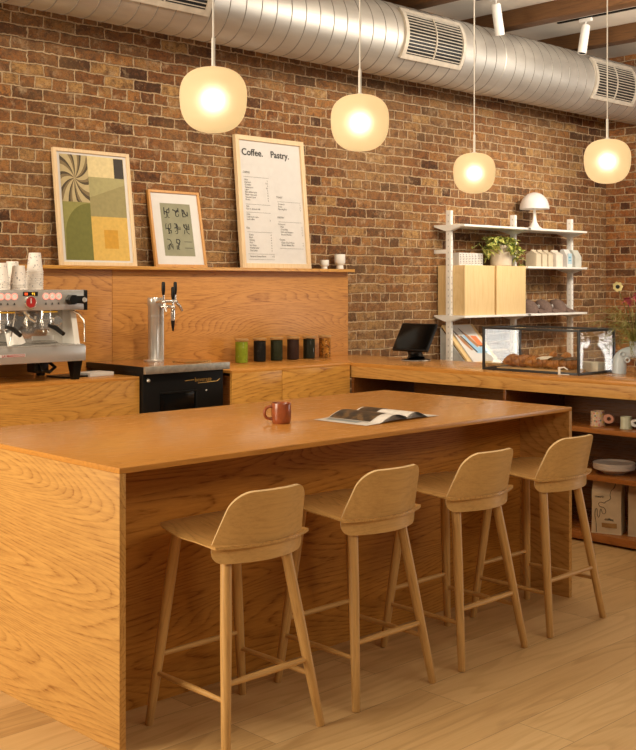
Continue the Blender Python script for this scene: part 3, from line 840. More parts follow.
def faucet(x, y, z, dx, dy, hz, nitro):
    b = MB(); e = (x + dx, y + dy, z)
    b.tube([(x, y, z), ((x + e[0]) / 2, (y + e[1]) / 2, z + .004), e], [.010, .012, .011], 12)
    b.sphere(.017, T(*e))
    if nitro: b.lathe([(0, -.085), (.013, -.085), (.015, -.05), (.015, -.02), (.012, 0), (0, 0)], 14, M=T(e[0], e[1], z))
    else: b.tube([e, (e[0] + dx * .30, e[1] + dy * .3, z - .03), (e[0] + dx * .42, e[1] + dy * .42, z - .06)], [.010, .009, .008], 10)
    b.cyl(.007, 0, .045, 10, M=T(e[0], e[1], z + .008))
    fo = b.build('faucet', M['chrome'], kg)
    MB().lathe([(0, 0), (.008, 0), (.0125, .03), (.0115, .075), (.008, .082), (0, .083)], 14, M=T(e[0], e[1], z + hz)).build('tap_handle', M['black'], fo)
    if nitro: MB().lathe([(0, -.15), (.005, -.15), (.011, -.11), (.013, -.085), (0, -.085)], 12, M=T(e[0], e[1], z)).build('nozzle', M['black'], fo)
faucet(.315, .30, 1.372, .010, -.055, .045, False)
faucet(.35, .30, 1.340, .045, -.060, .045, True)
faucet(.35, .33, 1.372, .115, -.02, .045, False)

# ------------------------------------------------------------------ tea jars
def jar(x, y, label, cols, scale):
    o = thing('glass_jar', label, 'jar', (x, y, .94), 0, 'glass jars of tea on the back worktop')
    r = .047; h = .158
    k = NT('jar_fill'); v = k.objvec()
    vo = k.node('ShaderNodeTexVoronoi', {'Scale': scale}); k.l.new(v, vo.inputs['Vector'])
    sp = k.node('ShaderNodeSeparateColor', {0: vo.outputs['Color']}).outputs[0]
    k.set(k.p.inputs['Base Color'], k.ramp(sp, [(i / max(1, len(cols) - 1), c) for i, c in enumerate(cols)]))
    k.p.inputs['Roughness'].default_value = .75; k.p.inputs['Specular IOR Level'].default_value = .15; k.bump(vo.outputs['Distance'], .6, .004)
    MB().lathe([(0, .004), (r - .005, .004), (r - .004, .01), (r - .004, h - .012), (0, h - .010)], 28).build('filling', k.mat, o)
    MB().lathe([(0, 0), (r - .003, 0), (r, .003), (r, h - .004), (r - .002, h)], 32).build('glass_wall', M['jarglass'], o)
    MB().lathe([(0, h - .006), (r - .003, h - .006), (r + .001, h - .002), (r + .001, h + .006), (r - .003, h + .009), (0, h + .009)], 32).build('lid', plain('jar_lid', (.42, .24, .09), .35, var=.06), o)
jar(4.975, 5.90, 'glass jar of bright green matcha powder, first of six', [(.19, .24, .012), (.24, .29, .02), (.21, .26, .015)], 60)
jar(5.150, 5.91, 'glass jar of near black loose tea, right beside the bright green jar', [(0.0045, 0.0036, 0.0032), (0.0158, 0.0117, 0.0090), (0.0067, 0.0054, 0.0045)], 150)
jar(5.305, 5.905, 'glass jar of dark green leaf tea between black and brown jars', [(0.0090, 0.0113, 0.0045), (0.0338, 0.0360, 0.0135), (0.0135, 0.0158, 0.0063)], 150)
jar(5.460, 5.90, 'glass jar of reddish brown tea between two dark green jars', [(0.0270, 0.0113, 0.0072), (0.0495, 0.0203, 0.0126), (0.0225, 0.0099, 0.0063)], 170)
jar(5.620, 5.90, 'glass jar of dark olive tea just left of the orange jar', [(0.0081, 0.0077, 0.0045), (0.0270, 0.0248, 0.0113), (0.0090, 0.0090, 0.0054)], 150)
jar(5.790, 5.91, 'glass jar of orange dried mix, last of six', [(.40, .15, .02), (.10, .04, .012), (.48, .22, .03), (.30, .09, .015)], 95)

# ------------------------------------------------------------------ espresso machine
em = thing('espresso_machine', 'polished steel two group espresso machine on the worktop', 'espresso machine', (3.116, 5.50, .94))
X0, X1 = -.36, .36
for sx in (-1, 1):
    for yy in (.04, .42):
        MB().lathe([(0, 0), (.024, 0), (.026, .004), (.045, .112), (0, .112)], 4, M=T(sx * .312, yy, 0) @ RZ(PI / 4)).build('foot', M['black'], em)
MB().box((X0, -.02, .108), (X1 - .012, .50, .198), .006).build('drip_base', M['steel'], em)
gr_ = MB(); gr_.box((X0 + .01, -.015, .1985), (X1 - .02, .10, .203), .001)
for i in range(34): gr_.box((X0 + .02 + i * .02, -.008, .203), (X0 + .028 + i * .02, .094, .2055))
gr_.build('drip_grate', M['steel'], em)
MB().box((X0 + .01, .13, .198), (X1 - .03, .50, .40), .004).build('splash_back', M['chrome'], em)
sd = MB().prism([(.0, .198), (.17, .198), (.17, .40), (.05, .40)], 0, .035, M=T(X1 - .075, -.002, 0) @ Matrix(((0, 0, 1, 0), (1, 0, 0, 0), (0, 1, 0, 0), (0, 0, 0, 1)))); sd.build('side_cheek', M['white'], em)
MB().box((X0, -.015, .398), (X1 - .022, .10, .508), .004).build('control_panel', M['steel'], em)
MB().box((X1 - .022, -.018, .396), (X1, .10, .510), .003).build('panel_end_cap', M['black'], em)
MB().box((X0 + .01, .09, .40), (X1 - .01, .50, .505), .004).build('boiler_housing', M['chrome'], em)
rl = MB()
rl.tube([(X0 + .02, .0, .53), (X1 - .02, .0, .53), (X1 - .02, .47, .53), (X0 + .02, .47, .53)], .004, 8, closed=True)
MB().box((X0, -.01, .506), (X1 - .01, .49, .512), .001).build('cup_warmer', M['steel'], em)
yF = -.0165
FR = T(0, yF, 0) @ RX(PI / 2)
MB().box((-.048, yF - .002, .478), (.042, yF + .002, .502), .001).build('display', M['black'], em)
a = MB(); a.text('88', .020, T(-.040, yF - .0026, .4825) @ RX(PI / 2)); a.build('red_digits', M['led'], em, recalc=False)
a = MB(); a.text('93', .020, T(.004, yF - .0026, .4825) @ RX(PI / 2)); a.build('amber_digits', M['ledy'], em, recalc=False)
g = MB().lathe([(0, .0), (.036, 0), (.036, .008), (.032, .011), (.030, .007), (0, .007)], 28, M=T(-.004, yF, .444) @ RX(PI / 2)).build('gauge_bezel', M['chrome'], em)
MB().lathe([(0, .0076), (.029, .0076), (.029, .0079), (0, .0081)], 28, M=T(-.004, yF, .444) @ RX(PI / 2)).build('red_dial', M['red'], g)
nd = MB(); nd.box((-.007, yF - .0095, .438), (-.001, yF - .0088, .466)); nd.build('needle', M['paper'], g)
for cx in (-.140, .132):
    for i in range(3):
        bx = cx + (i - 1) * .040
        bt = MB().lathe([(0, 0), (.015, 0), (.014, .004), (0, .005)], 20, M=T(bx, yF, .476) @ RX(PI / 2)).build('button', M['white'], em)
        MB().lathe([(.0135, .002), (.019, .002), (.019, .004), (.0135, .0045)], 20, M=T(bx, yF, .476) @ RX(PI / 2)).build('lit_ring', M['ring'], bt)
        m_ = MB(); m_.box((bx - .006, yF - .001, .430), (bx + .006, yF, .434)); m_.box((bx - .003, yF - .001, .434), (bx + .004, yF, .441)); m_.build('button_icon', M['ink'], em)
for cx in (-.135, .128):
    gh = MB(); gh.cyl(.036, .345, .40, 24, M=T(cx, .045, 0), bev=.004); gh.cyl(.042, .325, .348, 24, M=T(cx, .045, 0), bev=.003)
    go = gh.build('group_head', M['chrome'], em)
    pf = MB(); pf.cyl(.036, .295, .326, 24, M=T(cx, .045, 0), bev=.004); pf.tube([(cx - .012, .045, .295), (cx - .014, .04, .275)], .007, 8); pf.tube([(cx + .012, .045, .295), (cx + .014, .04, .275)], .007, 8)
    po = pf.build('portafilter', M['chrome'], em)
    MB().tube([(cx + .002, .01, .312), (cx + .010, -.045, .300), (cx + .022, -.105, .268)], [.010, .014, .012], 10).build('portafilter_handle', M['black'], po)
    yl = MB(); yl.box((cx - .045, -.005, .385), (cx + .045, .0, .394), .001); yl.build('yellow_strip', M['yellow'], em)
MB().lathe([(0, 0), (.030, 0), (.033, .01), (.026, .022), (0, .024)], 24, M=T(.185, .03, .335) @ RX(PI / 2)).build('steam_gauge', M['chrome'], em)
MB().tube([(.30, .06, .455), (.32, -.02, .45), (.345, -.03, .44)], .012, 10).build('steam_knob_axle', M['black'], em)
kn = MB().lathe([(0, 0), (.030, 0), (.032, .01), (.030, .045), (0, .047)], 6, M=T(.245, yF, .456) @ RX(PI / 2)); kn.box((.245, yF - .045, .435), (.325, yF, .478), .008); kn.build('steam_knob', M['black'], em)
MB().lathe([(0, 0), (.015, 0), (.013, .006), (0, .008)], 16, M=T(.312, yF - .045, .455) @ RX(PI / 2)).build('knob_badge', M['steel'], em)
MB().tube([(.30, .04, .39), (.325, .02, .375), (.345, .0, .34), (.348, -.005, .30), (.345, -.01, .215)], [.006, .006, .005, .004, .004], 8).build('steam_wand', M['chrome'], em)
MB().box((.09, .126, .225), (.225, .131, .250)).build('data_sticker', M['paper'], em)
a = MB(); a.box((X0 + .04, -.0215, .147), (-.036, -.0195, .163)); a.build('badge_plate', M['paper'], em)
a = MB(); a.text('LA MARZOCCO', .019, T(-.040, -.0222, .1485) @ RX(PI / 2), align='RIGHT', bold=.0006); a.build('badge_lettering', M['red'], em, recalc=False)
MB().box((.07, .06, .045), (.16, .16, .108), .015).build('drain_box', M['black'], em)
MB().tube([(.10, .05, .10), (.10, .03, .06), (.14, .03, .05), (.19, .05, .075), (.17, .09, .105)], .010, 8).build('drain_hose', M['black'], em)
MB().tube([(-.03, -.0, .395), (-.005, -.01, .36), (.03, .0, .34), (.05, .02, .36)], .010, 8).build('spout_pipe', M['chrome'], em)
MB().tube([(-.075, .02, .395), (-.09, .01, .33), (-.12, .0, .22)], .0045, 8).build('water_tap', M['chrome'], em)

# paper cups stacked upside down on the machine
cup0 = None
def cup(x, y, z, label):
    global cup0
    if cup0 is None:
        o = MB().lathe([(0, .105), (.030, .105), (.0315, .110), (.0335, .108), (.0455, .008), (.048, .007), (.049, .003), (.048, 0), (.0455, 0), (.0435, .006), (.0315, .100), (0, .100)], 28).build('paper_cup', M['cup'])
        tag(o, label, 'cup', 'paper cups stacked on the espresso machine'); o.location = (x, y, z); cup0 = o; return o
    o = cup0.copy(); C.objects.link(o); o.location = (x, y, z); o['label'] = label; o.rotation_euler = (0, 0, random.uniform(0, 6)); return o
zt = 1.4525
ordn = ['bottom', 'second', 'third', 'fourth', 'fifth', 'sixth', 'seventh', 'eighth', 'ninth']
for (x, y, nn, d) in ((2.998, 5.60, 4, 'left stack'), (3.145, 5.74, 5, 'rear middle stack'), (3.118, 5.62, 3, 'short middle front stack'), (3.252, 5.68, 9, 'tallest stack')):
    for i in range(nn):
        pos = 'topmost' if i == nn - 1 else ordn[i] + ('' if i == 0 else ' from bottom')
        cup(x + random.uniform(-.0006, .0006), y, zt + i * .0125, 'white speckled paper cup, %s in %s on espresso machine' % (pos, d))
# cup shapes added on the drip grate in place of a steel reflection
for i in range(3):
    o = MB().lathe([(0, .07), (.021, .07), (.022, .068), (.030, .003), (.031, 0), (.029, 0), (.020, .066), (0, .066)], 24).build('reflection_cup', M['white'])
    o.location = (3.116 - .075 + i * .022, 5.50 + .045, .94 + .215); o.rotation_euler = (.0, -.35, 0)
    o['group'] = 'white cups standing in for a steel reflection'
    tag(o, 'small white cup standing in for a reflection in the steel, %s of three' % ('leftmost', 'middle', 'rightmost')[i], 'cup')

# flat tablet-like books below the machine
b1 = MB().box((-.16, -.09, 0), (.16, .09, .010), .002).build('notebook', M['black']); b1.location = (3.56, 5.72, .94); b1.rotation_euler = (0, 0, .1)
tag(b1, 'flat dark notebook lying on worktop behind the espresso machine foot', 'notebook')
b2 = MB(); b2.box((-.09, -.07, 0), (.09, .07, .022), .003)
b2 = b2.build('paperback_book', M['paper']); b2.location = (3.655, 5.69, .94); b2.rotation_euler = (0, 0, .12)
tag(b2, 'small pale paperback lying flat on worktop left of the keg cooler', 'book')

# ------------------------------------------------------------------ POS tablet
o = thing('sales_tablet', 'black point of sale tablet on tilted stand on service counter', 'tablet', (6.03, 5.225, .94))
MB().lathe([(0, 0), (.102, 0), (.106, .004), (.102, .010), (.02, .016), (0, .016)], 32).build('base', M['satinblack'], o)
MB().lathe([(.1065, .0015), (.1085, .003), (.1065, .006)], 32).build('base_rim', M['steel'], o)
stm = MB(); stm.tube([(.0, .0, .012), (.005, .01, .045), (.0, .015, .09), (-.0, .02, .14)], [.066, .052, .055, .06], 16); stm.build('stand', M['black'], o)
TB = T(-.02, -.01, .165) @ RZ(-1.45) @ RX(-.62)
MB().box((-.150, -.012, -.116), (.150, .010, .116), .008, M=TB).build('tablet_case', M['black'], o)
MB().box((-.138, -.0135, -.104), (.138, -.0118, .104), .0005, M=TB).build('screen', M['screen'], o)

# ------------------------------------------------------------------ wall shelf unit
su = thing('shelf_unit', 'white wall mounted shelf unit with slotted uprights on brick wall', 'shelf', (0, 0, 0))
XL, XM, XR, YP = 7.286, 8.186, 9.090, 5.945
for x in (XL, XM, XR):
    p = MB().box((x - .013, YP - .027, .25), (x + .017, YP + .027, 2.105), .003); po = p.build('upright', M['white'], su)
    s_ = MB()
    for i in range(34): s_.box((x - .0005, YP - .0275, .34 + i * .052), (x + .0035, YP - .0268, .354 + i * .052)); s_.box((x - .0135, YP - .002, .34 + i * .052), (x - .0128, YP + .002, .354 + i * .052))
    s_.build('slots', M['greyink'], po)
    for z in (1.76, .70): MB().box((x - .014, YP + .02, z - .016), (x + .014, WY, z + .016), .002).build('wall_arm', M['white'], su)
YF0, YB0 = 5.767, 6.095
def bracket(x, z):
    b = MB()
    Mx = T(x + .0175, 0, 0) @ Matrix(((0, 0, 1, 0), (1, 0, 0, 0), (0, 1, 0, 0), (0, 0, 0, 1)))
    b.prism([(YP - .13, z - .018), (YP - .13, z - .021), (YP - .03, z - .052), (YP + .03, z - .052), (YP + .13, z - .021), (YP + .13, z - .018)], 0, .006, M=Mx)
    Mx = T(x - .0235, 0, 0) @ Matrix(((0, 0, 1, 0), (1, 0, 0, 0), (0, 1, 0, 0), (0, 0, 0, 1)))
    b.prism([(YP - .13, z - .018), (YP - .13, z - .021), (YP - .03, z - .052), (YP + .03, z - .052), (YP + .13, z - .021), (YP + .13, z - .018)], 0, .006, M=Mx)
    return b.build('bracket', M['white'], su)
for z, x0, x1 in ((1.985, XL, XR), (1.645, XM, XR), (1.225, XL, XR)):
    for xa, xb in ([(XL, XM), (XM, XR)] if x0 == XL else [(XM, XR)]):
        MB().box((xa - .02, YF0, z - .018), (xb + .019, YB0, z), .0015).build('shelf_board', M['white'], su)
    for x in ([XL, XM, XR] if x0 == XL else [XM, XR]): bracket(x, z)
# sloped magazine shelf
Mx = T(0, 0, 0)
ms = MB().sheet(lambda u, v: ((XL + .03 + .41 * u, 6.05 - .30 * v, 1.135 - .325 * v), (0, -.73, .67)), 1, 1, .016).build('sloped_shelf', M['ash'], su)
MB().prism([(6.06, 1.12), (6.06, .80), (5.75, .79)], 0, .006, M=T(XL + .022, 0, 0) @ Matrix(((0, 0, 1, 0), (1, 0, 0, 0), (0, 1, 0, 0), (0, 0, 0, 1)))).build('side_plate', plain('grey_plate', (.42, .42, .40), .5), su)
MB().box((XL + .03, 5.735, .795), (XL + .44, 5.75, .84), .001).build('front_lip', M['ash'], su)
# magazine on the slope
def slope(u, v, off): # u across 0..1 ; v down 0..1
    return (7.365 + .30 * u, 6.035 - .275 * v - off * .73, 1.125 - .300 * v + off * .67)
mgz = thing('magazine', 'white art magazine with blue, orange and brown cover on sloped wall shelf', 'magazine', (0, 0, 0))
MB().sheet(lambda u, v: (slope(u, v, .014), (0, -.73, .67)), 1, 1, .009).build('cover', M['paper'], mgz)
cvr = MB(); cm = [plain('cover_brown', (.42, .20, .09), .5), plain('cover_blue', (.30, .52, .72), .5), plain('cover_orange', (.72, .20, .07), .5), M['ink']]
def cp(pts, mi, off): cvr.add([slope(u, v, off) for u, v in pts], [list(range(len(pts)))], mi)
cp([(.42, .62), (.95, .62), (.95, .78), (.42, .78)], 1, .0192)
cp([(.30, .30), (.50, .26), (.58, .62), (.40, .62)], 1, .0193)
cp([(.62, .30), (.88, .32), (.95, .58), (.72, .60)], 2, .0194)
cp([(.04, .22), (.12, .26), (.26, .46), (.34, .68), (.26, .70), (.12, .50)], 0, .0195)
cp([(.34, .12), (.42, .20), (.56, .30), (.72, .58), (.60, .62), (.46, .42)], 0, .0196)
cp([(.18, .30), (.24, .30), (.48, .74), (.42, .76)], 3, .0197); cp([(.02, .14), (.05, .13), (.12, .26), (.09, .28)], 3, .0197); cp([(.32, .10), (.35, .09), (.42, .20), (.39, .22)], 3, .0197)
cp([(.72, .58), (.96, .58), (.96, .61), (.72, .61)], 3, .0198)
cvr.build('cover_art', cm, mgz, smooth=False, recalc=False)

# wall cabinet
wc = thing('wall_cabinet', 'pale ash two door cabinet standing on the white wall shelf', 'cabinet', (0, 0, 0))
MB().box((7.306, 5.818, 1.2255), (8.165, 6.085, 1.645), .0015).build('cabinet_body', M['ash'], wc)
for xa, xb in ((7.306, 7.712), (7.742, 8.165)):
    MB().box((xa, 5.795, 1.2255), (xb, 5.817, 1.645), .0015).build('door', M['ash'], wc)
# white boxes on the cabinet
for i in range(8):
    x = 7.415 + i * .041
    o = thing('small_book', 'slim white printed booklet, %s in the row of eight on the cabinet' % ['leftmost', 'second from left', 'third from left', 'fourth from left', 'fifth from left', 'third from right', 'second from right', 'rightmost'][i], 'book', (x, 5.97, 1.645), 0, 'row of white booklets')
    MB().box((-.0185, -.045, 0), (.0185, .045, .108), .002).build('cover', M['paper'], o)
    a = MB()
    for j in range(6): a.box((-.012, -.0458, .018 + j * .014), (.010 - .003 * (j % 3), -.0451, .024 + j * .014))
    a.build('spine_print', M['greyink'], o)
# potted plant
pp = thing('potted_plant', 'trailing variegated plant in beige pot on the cabinet', 'plant', (7.96, 5.915, 1.645))
MB().lathe([(0, 0), (.086, 0), (.093, .006), (.098, .09), (.100, .181), (.096, .185), (.090, .181), (.088, .15), (0, .148)], 32).build('pot', plain('beige_pot', (.62, .52, .40), .6, var=.04), pp)
MB().lathe([(0, .1485), (.0875, .1485), (.06, .153), (0, .155)], 20).build('soil', plain('soil', (.05, .03, .02), .9), pp)
def leafmat():
    k = NT('variegated_leaf'); v = k.objvec(False)
    n_ = k.noise(v, 55, 2, .5)
    k.set(k.p.inputs['Base Color'], k.ramp(n_.outputs['Fac'], [(.36, (.07, .13, .014)), (.46, (.24, .30, .04)), (.56, (.66, .62, .20))]))
    k.p.inputs['Roughness'].default_value = .35; return k.mat
rs = random.Random(3); lf = MB(); stems = MB()
def leaf(p, d, ln, wd, mbx, roll=0):
    d = Vector(d).normalized(); up = Vector((0, 0, 1)); s_ = d.cross(up)
    if s_.length < .05: s_ = Vector((1, 0, 0))
    s_.normalize(); s_ = Matrix.Rotation(roll, 3, d) @ s_; nn = s_.cross(d)
    vs = []; N = 5
    for i in range(N + 1):
        t_ = i / N; ww = wd * math.sin(PI * min(1, .08 + .92 * t_)) ** .8 * (1 - .25 * t_) if i < N else 0.0005
        c = Vector(p) + d * ln * t_ - up * ln * .35 * t_ * t_
        vs += [c - s_ * ww + nn * ww * .35, c, c + s_ * ww + nn * ww * .35]
    fs = []
    for i in range(N):
        for k_ in (0, 1): fs.append([3 * i + k_, 3 * i + k_ + 1, 3 * i + 4 + k_, 3 * i + 3 + k_])
    mbx.add(vs, fs)
for i in range(46):
    a_ = rs.uniform(0, 2 * PI); r0 = rs.uniform(.02, .07)
    p0 = Vector((r0 * math.cos(a_), r0 * math.sin(a_), .15))
    right = math.cos(a_) > .1
    reach = rs.uniform(.10, .21) * (1.35 if math.cos(a_) < -.3 else 1); drop = rs.uniform(.02, .17) if right else rs.uniform(-.04, .08)
    if abs(math.cos(a_)) < .6 and math.sin(a_) < 0: drop = min(drop, .03); reach *= .5
    if math.sin(a_) > .4: reach *= .6
    pts = []
    for t_ in range(6):
        u = t_ / 5
        pts.append(p0 + Vector((math.cos(a_) * reach * u, math.sin(a_) * reach * .8 * u, .09 * math.sin(PI * min(u * 1.1, 1)) * 1.0 - drop * u * u)))
    stems.tube(pts, .0016, 5)
    for t_ in range(1, 6):
        for q_ in range(2):
            dd = Vector((rs.uniform(-1, 1), rs.uniform(-1, .6), rs.uniform(-.5, .7)))
            leaf(pts[t_], dd, rs.uniform(.042, .072), rs.uniform(.013, .022), lf, rs.uniform(-.6, .6))
lf.build('foliage', leafmat(), pp, recalc=False); stems.build('stems', plain('green_stem', (.12, .16, .04), .6), pp)

# mushroom table lamp
tl = thing('table_lamp', 'white mushroom shaped table lamp on the top shelf', 'lamp', (8.49, 5.93, 1.985))
MB().lathe([(0, 0), (.083, 0), (.085, .003), (.070, .012), (.045, .03), (.022, .07), (.013, .12), (.0105, .20), (.010, .26), (0, .26)], 32).build('trumpet_base', M['white'], tl)
dm = [(.135 * math.cos(t_ * PI / 2 / 14), .190 + .15 * math.sin(t_ * PI / 2 / 14)) for t_ in range(15)]
dm[-1] = (0, .34)
MB().lathe([(.131, .186)] + dm, 40).build('dome_shade', plain('opal_shade', (.72, .68, .66), .25, var=.02), tl)
MB().lathe([(.131, .186), (.09, .205), (.03, .225), (.012, .225)], 32).build('inner_reflector', M['white'], tl)

# cartons on the middle shelf
def carton(x, label, w_, d_, h_, stock, gable=True, bag=False):
    o = thing('coffee_carton', label, 'carton', (x, 5.90, 1.645), 0, 'cartons on the middle wall shelf')
    b = MB()
    if gable:
        b.box((-w_ / 2, -d_ / 2, 0), (w_ / 2, d_ / 2, h_ * .74), .003)
        Mx = T(-w_ / 2 + .001, 0, 0) @ Matrix(((0, 0, 1, 0), (1, 0, 0, 0), (0, 1, 0, 0), (0, 0, 0, 1)))
        b.prism([(-d_ / 2, h_ * .739), (d_ / 2, h_ * .739), (.005, h_ * .92), (.004, h_), (-.004, h_), (-.005, h_ * .92)], 0, w_ - .002, M=Mx)
    else:
        b.grid(lambda u, v: ((w_ / 2 * (1 + .05 * math.sin(PI * v)) * (-1, 1, 1, -1, -1)[int(u * 4 + .01)]) * (1 if v < .85 else 1), (d_ / 2 * (1 - .75 * max(0, v - .6) / .4)) * (-1, -1, 1, 1, -1)[int(u * 4 + .01)], h_ * v), 4, 10)
        b.box((-w_ / 2, -d_ * .13, h_ - .012), (w_ / 2, d_ * .13, h_), .003)
    b.build('carton_body', stock, o)
    return o
MB_beige = plain('beige_board', (.60, .50, .36), .6, var=.03); wht = M['paper']
for x, lab in ((8.43, 'beige gable top carton nearest the trailing plant on middle wall shelf'), (8.525, 'beige gable top carton, second from the plant on middle wall shelf'), (8.62, 'beige gable top carton, third from the plant on middle wall shelf')):
    carton(x, lab, .072, .12, .155, MB_beige)
cr_ = carton(8.760, 'wide cream carton in the middle of the carton row', .105, .12, .158, plain('cream_board', (.70, .62, .52), .6))
c5 = carton(8.935, 'white carton with light blue printed panel on middle wall shelf', .085, .11, .168, wht, False)
MB().box((-.032, -.058, .03), (.032, -.0555, .13), .0).build('blue_panel', plain('pale_blue_print', (.40, .56, .64), .6), c5)
a = MB(); a.box((-.02, -.0590, .06), (.02, -.0582, .068)); a.box((-.02, -.0590, .085), (.012, -.0582, .10)); a.build('print_lines', plain('teal_print', (.12, .32, .44), .6), c5)
carton(9.080, 'rounded pale grey pouch at right end of the carton row', .10, .11, .165, plain('grey_pouch', (.56, .56, .50), .5), False)

# caps on the lower shelf
def cap(x, label):
    o = thing('baseball_cap', label, 'cap', (x, 5.93, 1.2255), 1.05, 'brown caps on the wall shelf')
    m_ = plain('brown_cotton', (.15, .095, .075), .85, var=.12, scale=60, bump=.2)
    R_ = .088
    cw = MB().lathe([(R_, 0), (R_ * 1.01, .015)] + [(R_ * math.cos(t_ * PI / 2 / 10) ** .75, .015 + .105 * math.sin(t_ * PI / 2 / 10)) for t_ in range(1, 10)] + [(0, .12)], 24)
    for q_ in cw.v: q_.y += .28 * q_.z
    cw.build('crown', m_, o)
    MB().sphere(.008, T(0, .034, .121), n=10, m=6).build('top_button', m_, o)
    def br(u, v):
        th = -PI / 2 + (u - .5) * 2.3
        r = R_ * .97 + .078 * v * math.cos((u - .5) * 2.5)
        return (r * math.cos(th), r * math.sin(th), .040 - .030 * v - .010 * (abs(u - .5) * 2) ** 2), (0, -.35, 1)
    MB().sheet(br, 14, 5, .004).build('brim', m_, o)
    tx_ = MB()
    tx_.tube([(-.035, -.066, .062), (-.015, -.074, .072), (.0, -.078, .05), (.018, -.074, .070), (.034, -.067, .06)], .0045, 6)
    tx_.tube([(-.02, -.076, .05), (.0, -.077, .064), (.022, -.076, .05)], .0035, 6)
    tx_.build('embroidery', M['paper'], o)
    return o
for x, lab in ((8.43, 'brown baseball cap nearest the pale cabinet on lower wall shelf'), (8.65, 'middle one of three brown baseball caps on lower wall shelf'), (8.885, 'rightmost brown baseball cap beside the shelf upright')):
    cap(x, lab)

# ------------------------------------------------------------------ pastry case
pc = thing('pastry_case', 'black framed glass pastry case on service counter', 'display case', (0, 0, 0))
x0, x1, y0, y1, z0, z1 = 5.705, 6.11, 3.668, 4.385, .9405, 1.212
e = .014; f = MB()
for x in (x0, x1 - e):
    for y in (y0, y1 - e): f.box((x, y, z0), (x + e, y + e, z1), .001)
for z in (z0, z1 - e):
    for x in (x0, x1 - e): f.box((x, y0 + e, z), (x + e, y1 - e, z + e), .001)
    for y in (y0, y1 - e): f.box((x0 + e, y, z), (x1 - e, y + e, z + e), .001)
f.build('frame', M['frameblack'], pc)
for nm, lo, hi in (('glass_pane', (x0 + .006, y0 + e, z0 + e), (x0 + .009, y1 - e, z1 - e)), ('glass_pane', (x0 + e, y0 + .006, z0 + e), (x1 - e, y0 + .009, z1 - e)), ('glass_pane', (x0 + e, y1 - .009, z0 + e), (x1 - e, y1 - .006, z1 - e)), ('glass_pane', (x0 + e, y0 + e, z1 - .009), (x1 - e, y1 - e, z1 - .006))):
    MB().box(lo, hi).build(nm, M['glass'], pc, smooth=False)
tb = MB().box((5.745, 3.80, .9405), (5.99, 4.30, .958), .003).build('serving_board', M['board']); tag(tb, 'pale wooden serving board under the pastries in the glass case', 'board')
pl = MB().box((5.995, 3.72, .9405), (6.105, 4.15, 1.000), .004).build('cake_stand', plain('cream_stand', (.70, .62, .48), .5)); tag(pl, 'cream block riser behind the pastries in the glass case', 'riser')
def pastry_mat(name, a_, b_):
    k = NT(name); v = k.objvec(); n_ = k.noise(v, 45, 4, .6)
    k.set(k.p.inputs['Base Color'], k.ramp(n_.outputs['Fac'], [(.35, b_), (.62, a_)])); k.p.inputs['Roughness'].default_value = .38
    k.bump(n_.outputs['Fac'], .4, .004); return k.mat
gold = pastry_mat('baked_golden', (.48, .19, .045), (.25, .075, .015)); brown = pastry_mat('baked_brown', (.34, .12, .03), (.15, .045, .012)); choc = plain('chocolate_glaze', (.018, .010, .008), .25); sug = plain('icing_sugar', (.80, .74, .66), .7)
def croissant(x, y, z, rz, label, m_, s_=1.0, topping=None):
    o = thing('croissant', label, 'pastry', (x, y, z), rz, 'pastries in the glass case')
    pts = []; rr = []
    N = 29
    for i in range(N):
        u = i / (N - 1) * 2 - 1
        th = u * 1.05
        pts.append((.085 * s_ * math.sin(th), .050 * s_ * (1 - math.cos(th)) * 1.3, .030 * s_ * (1 - .35 * u * u)))
        rr.append(max(.004, s_ * .033 * (1 - abs(u) ** 2.2) * (1 + .13 * ((i % 4) - 1.5) / 1.5) + .004))
    mb_ = MB().tube(pts, rr, 14)
    mn = min(v.z for v in mb_.v)
    for v in mb_.v: v.z -= mn
    mb_.build('baked_body', m_, o)
    if topping:
        def g(u, v):
            th = (u - .5) * 1.5; ph = (v - .5) * 1.9
            r = s_ * .040 * (1 - abs(u - .5) ** 2)
            cx, cy, cz = .085 * s_ * math.sin(th), .050 * s_ * (1 - math.cos(th)) * 1.3, .031 * s_ - mn * 1.0 - .0
            nrm = Vector((0, math.sin(ph), math.cos(ph)))
            return Vector((cx, cy, cz)) + nrm * r, nrm
        MB().sheet(g, 12, 8, .003).build('topping', topping, o)
    return o
zb = .958
croissant(5.86, 4.255, zb, 0.05, 'golden croissant at the left end of the serving board', gold)
croissant(5.84, 4.165, zb, -0.15, 'golden croissant second from left on the serving board', gold, 1.0)
croissant(5.85, 4.070, zb, -0.25, 'golden ridged croissant at the middle of the serving board', gold)
croissant(5.95, 4.19, zb, -0.45, 'plain croissant tucked behind the two left front croissants', brown, .95)
croissant(5.84, 3.985, zb, -0.35, 'brown pastry dusted with sugar right of the golden croissants', brown, .95, sug)
croissant(5.84, 3.900, zb, -0.40, 'chocolate topped pastry right of the sugar dusted one', gold, .95, choc)
croissant(5.85, 3.815, zb, -0.35, 'chocolate topped pastry at right end of the serving board', brown, .95, choc)
croissant(5.95, 3.86, zb, -0.25, 'dark glazed pastry behind the two chocolate topped pastries', brown, .9, choc)
croissant(6.05, 4.08, 1.0, .3, 'small golden croissant at left end of the cream riser', gold, .62)
croissant(6.05, 3.98, 1.0, .1, 'small golden croissant right of another on the cream riser', gold, .62)
tg = MB(); tg.box((5.70, 3.735, .9405), (5.716, 3.815, .944), .001); tg.box((5.700, 3.795, .943), (5.704, 3.812, .985), .001); tg.tube([(5.702, 3.80, .98), (5.702, 3.77, .985), (5.702, 3.745, .972)], .004, 8)
tag(tg.build('price_holder', M['white']), 'small white price clip in front of the pastry case', 'sign holder')

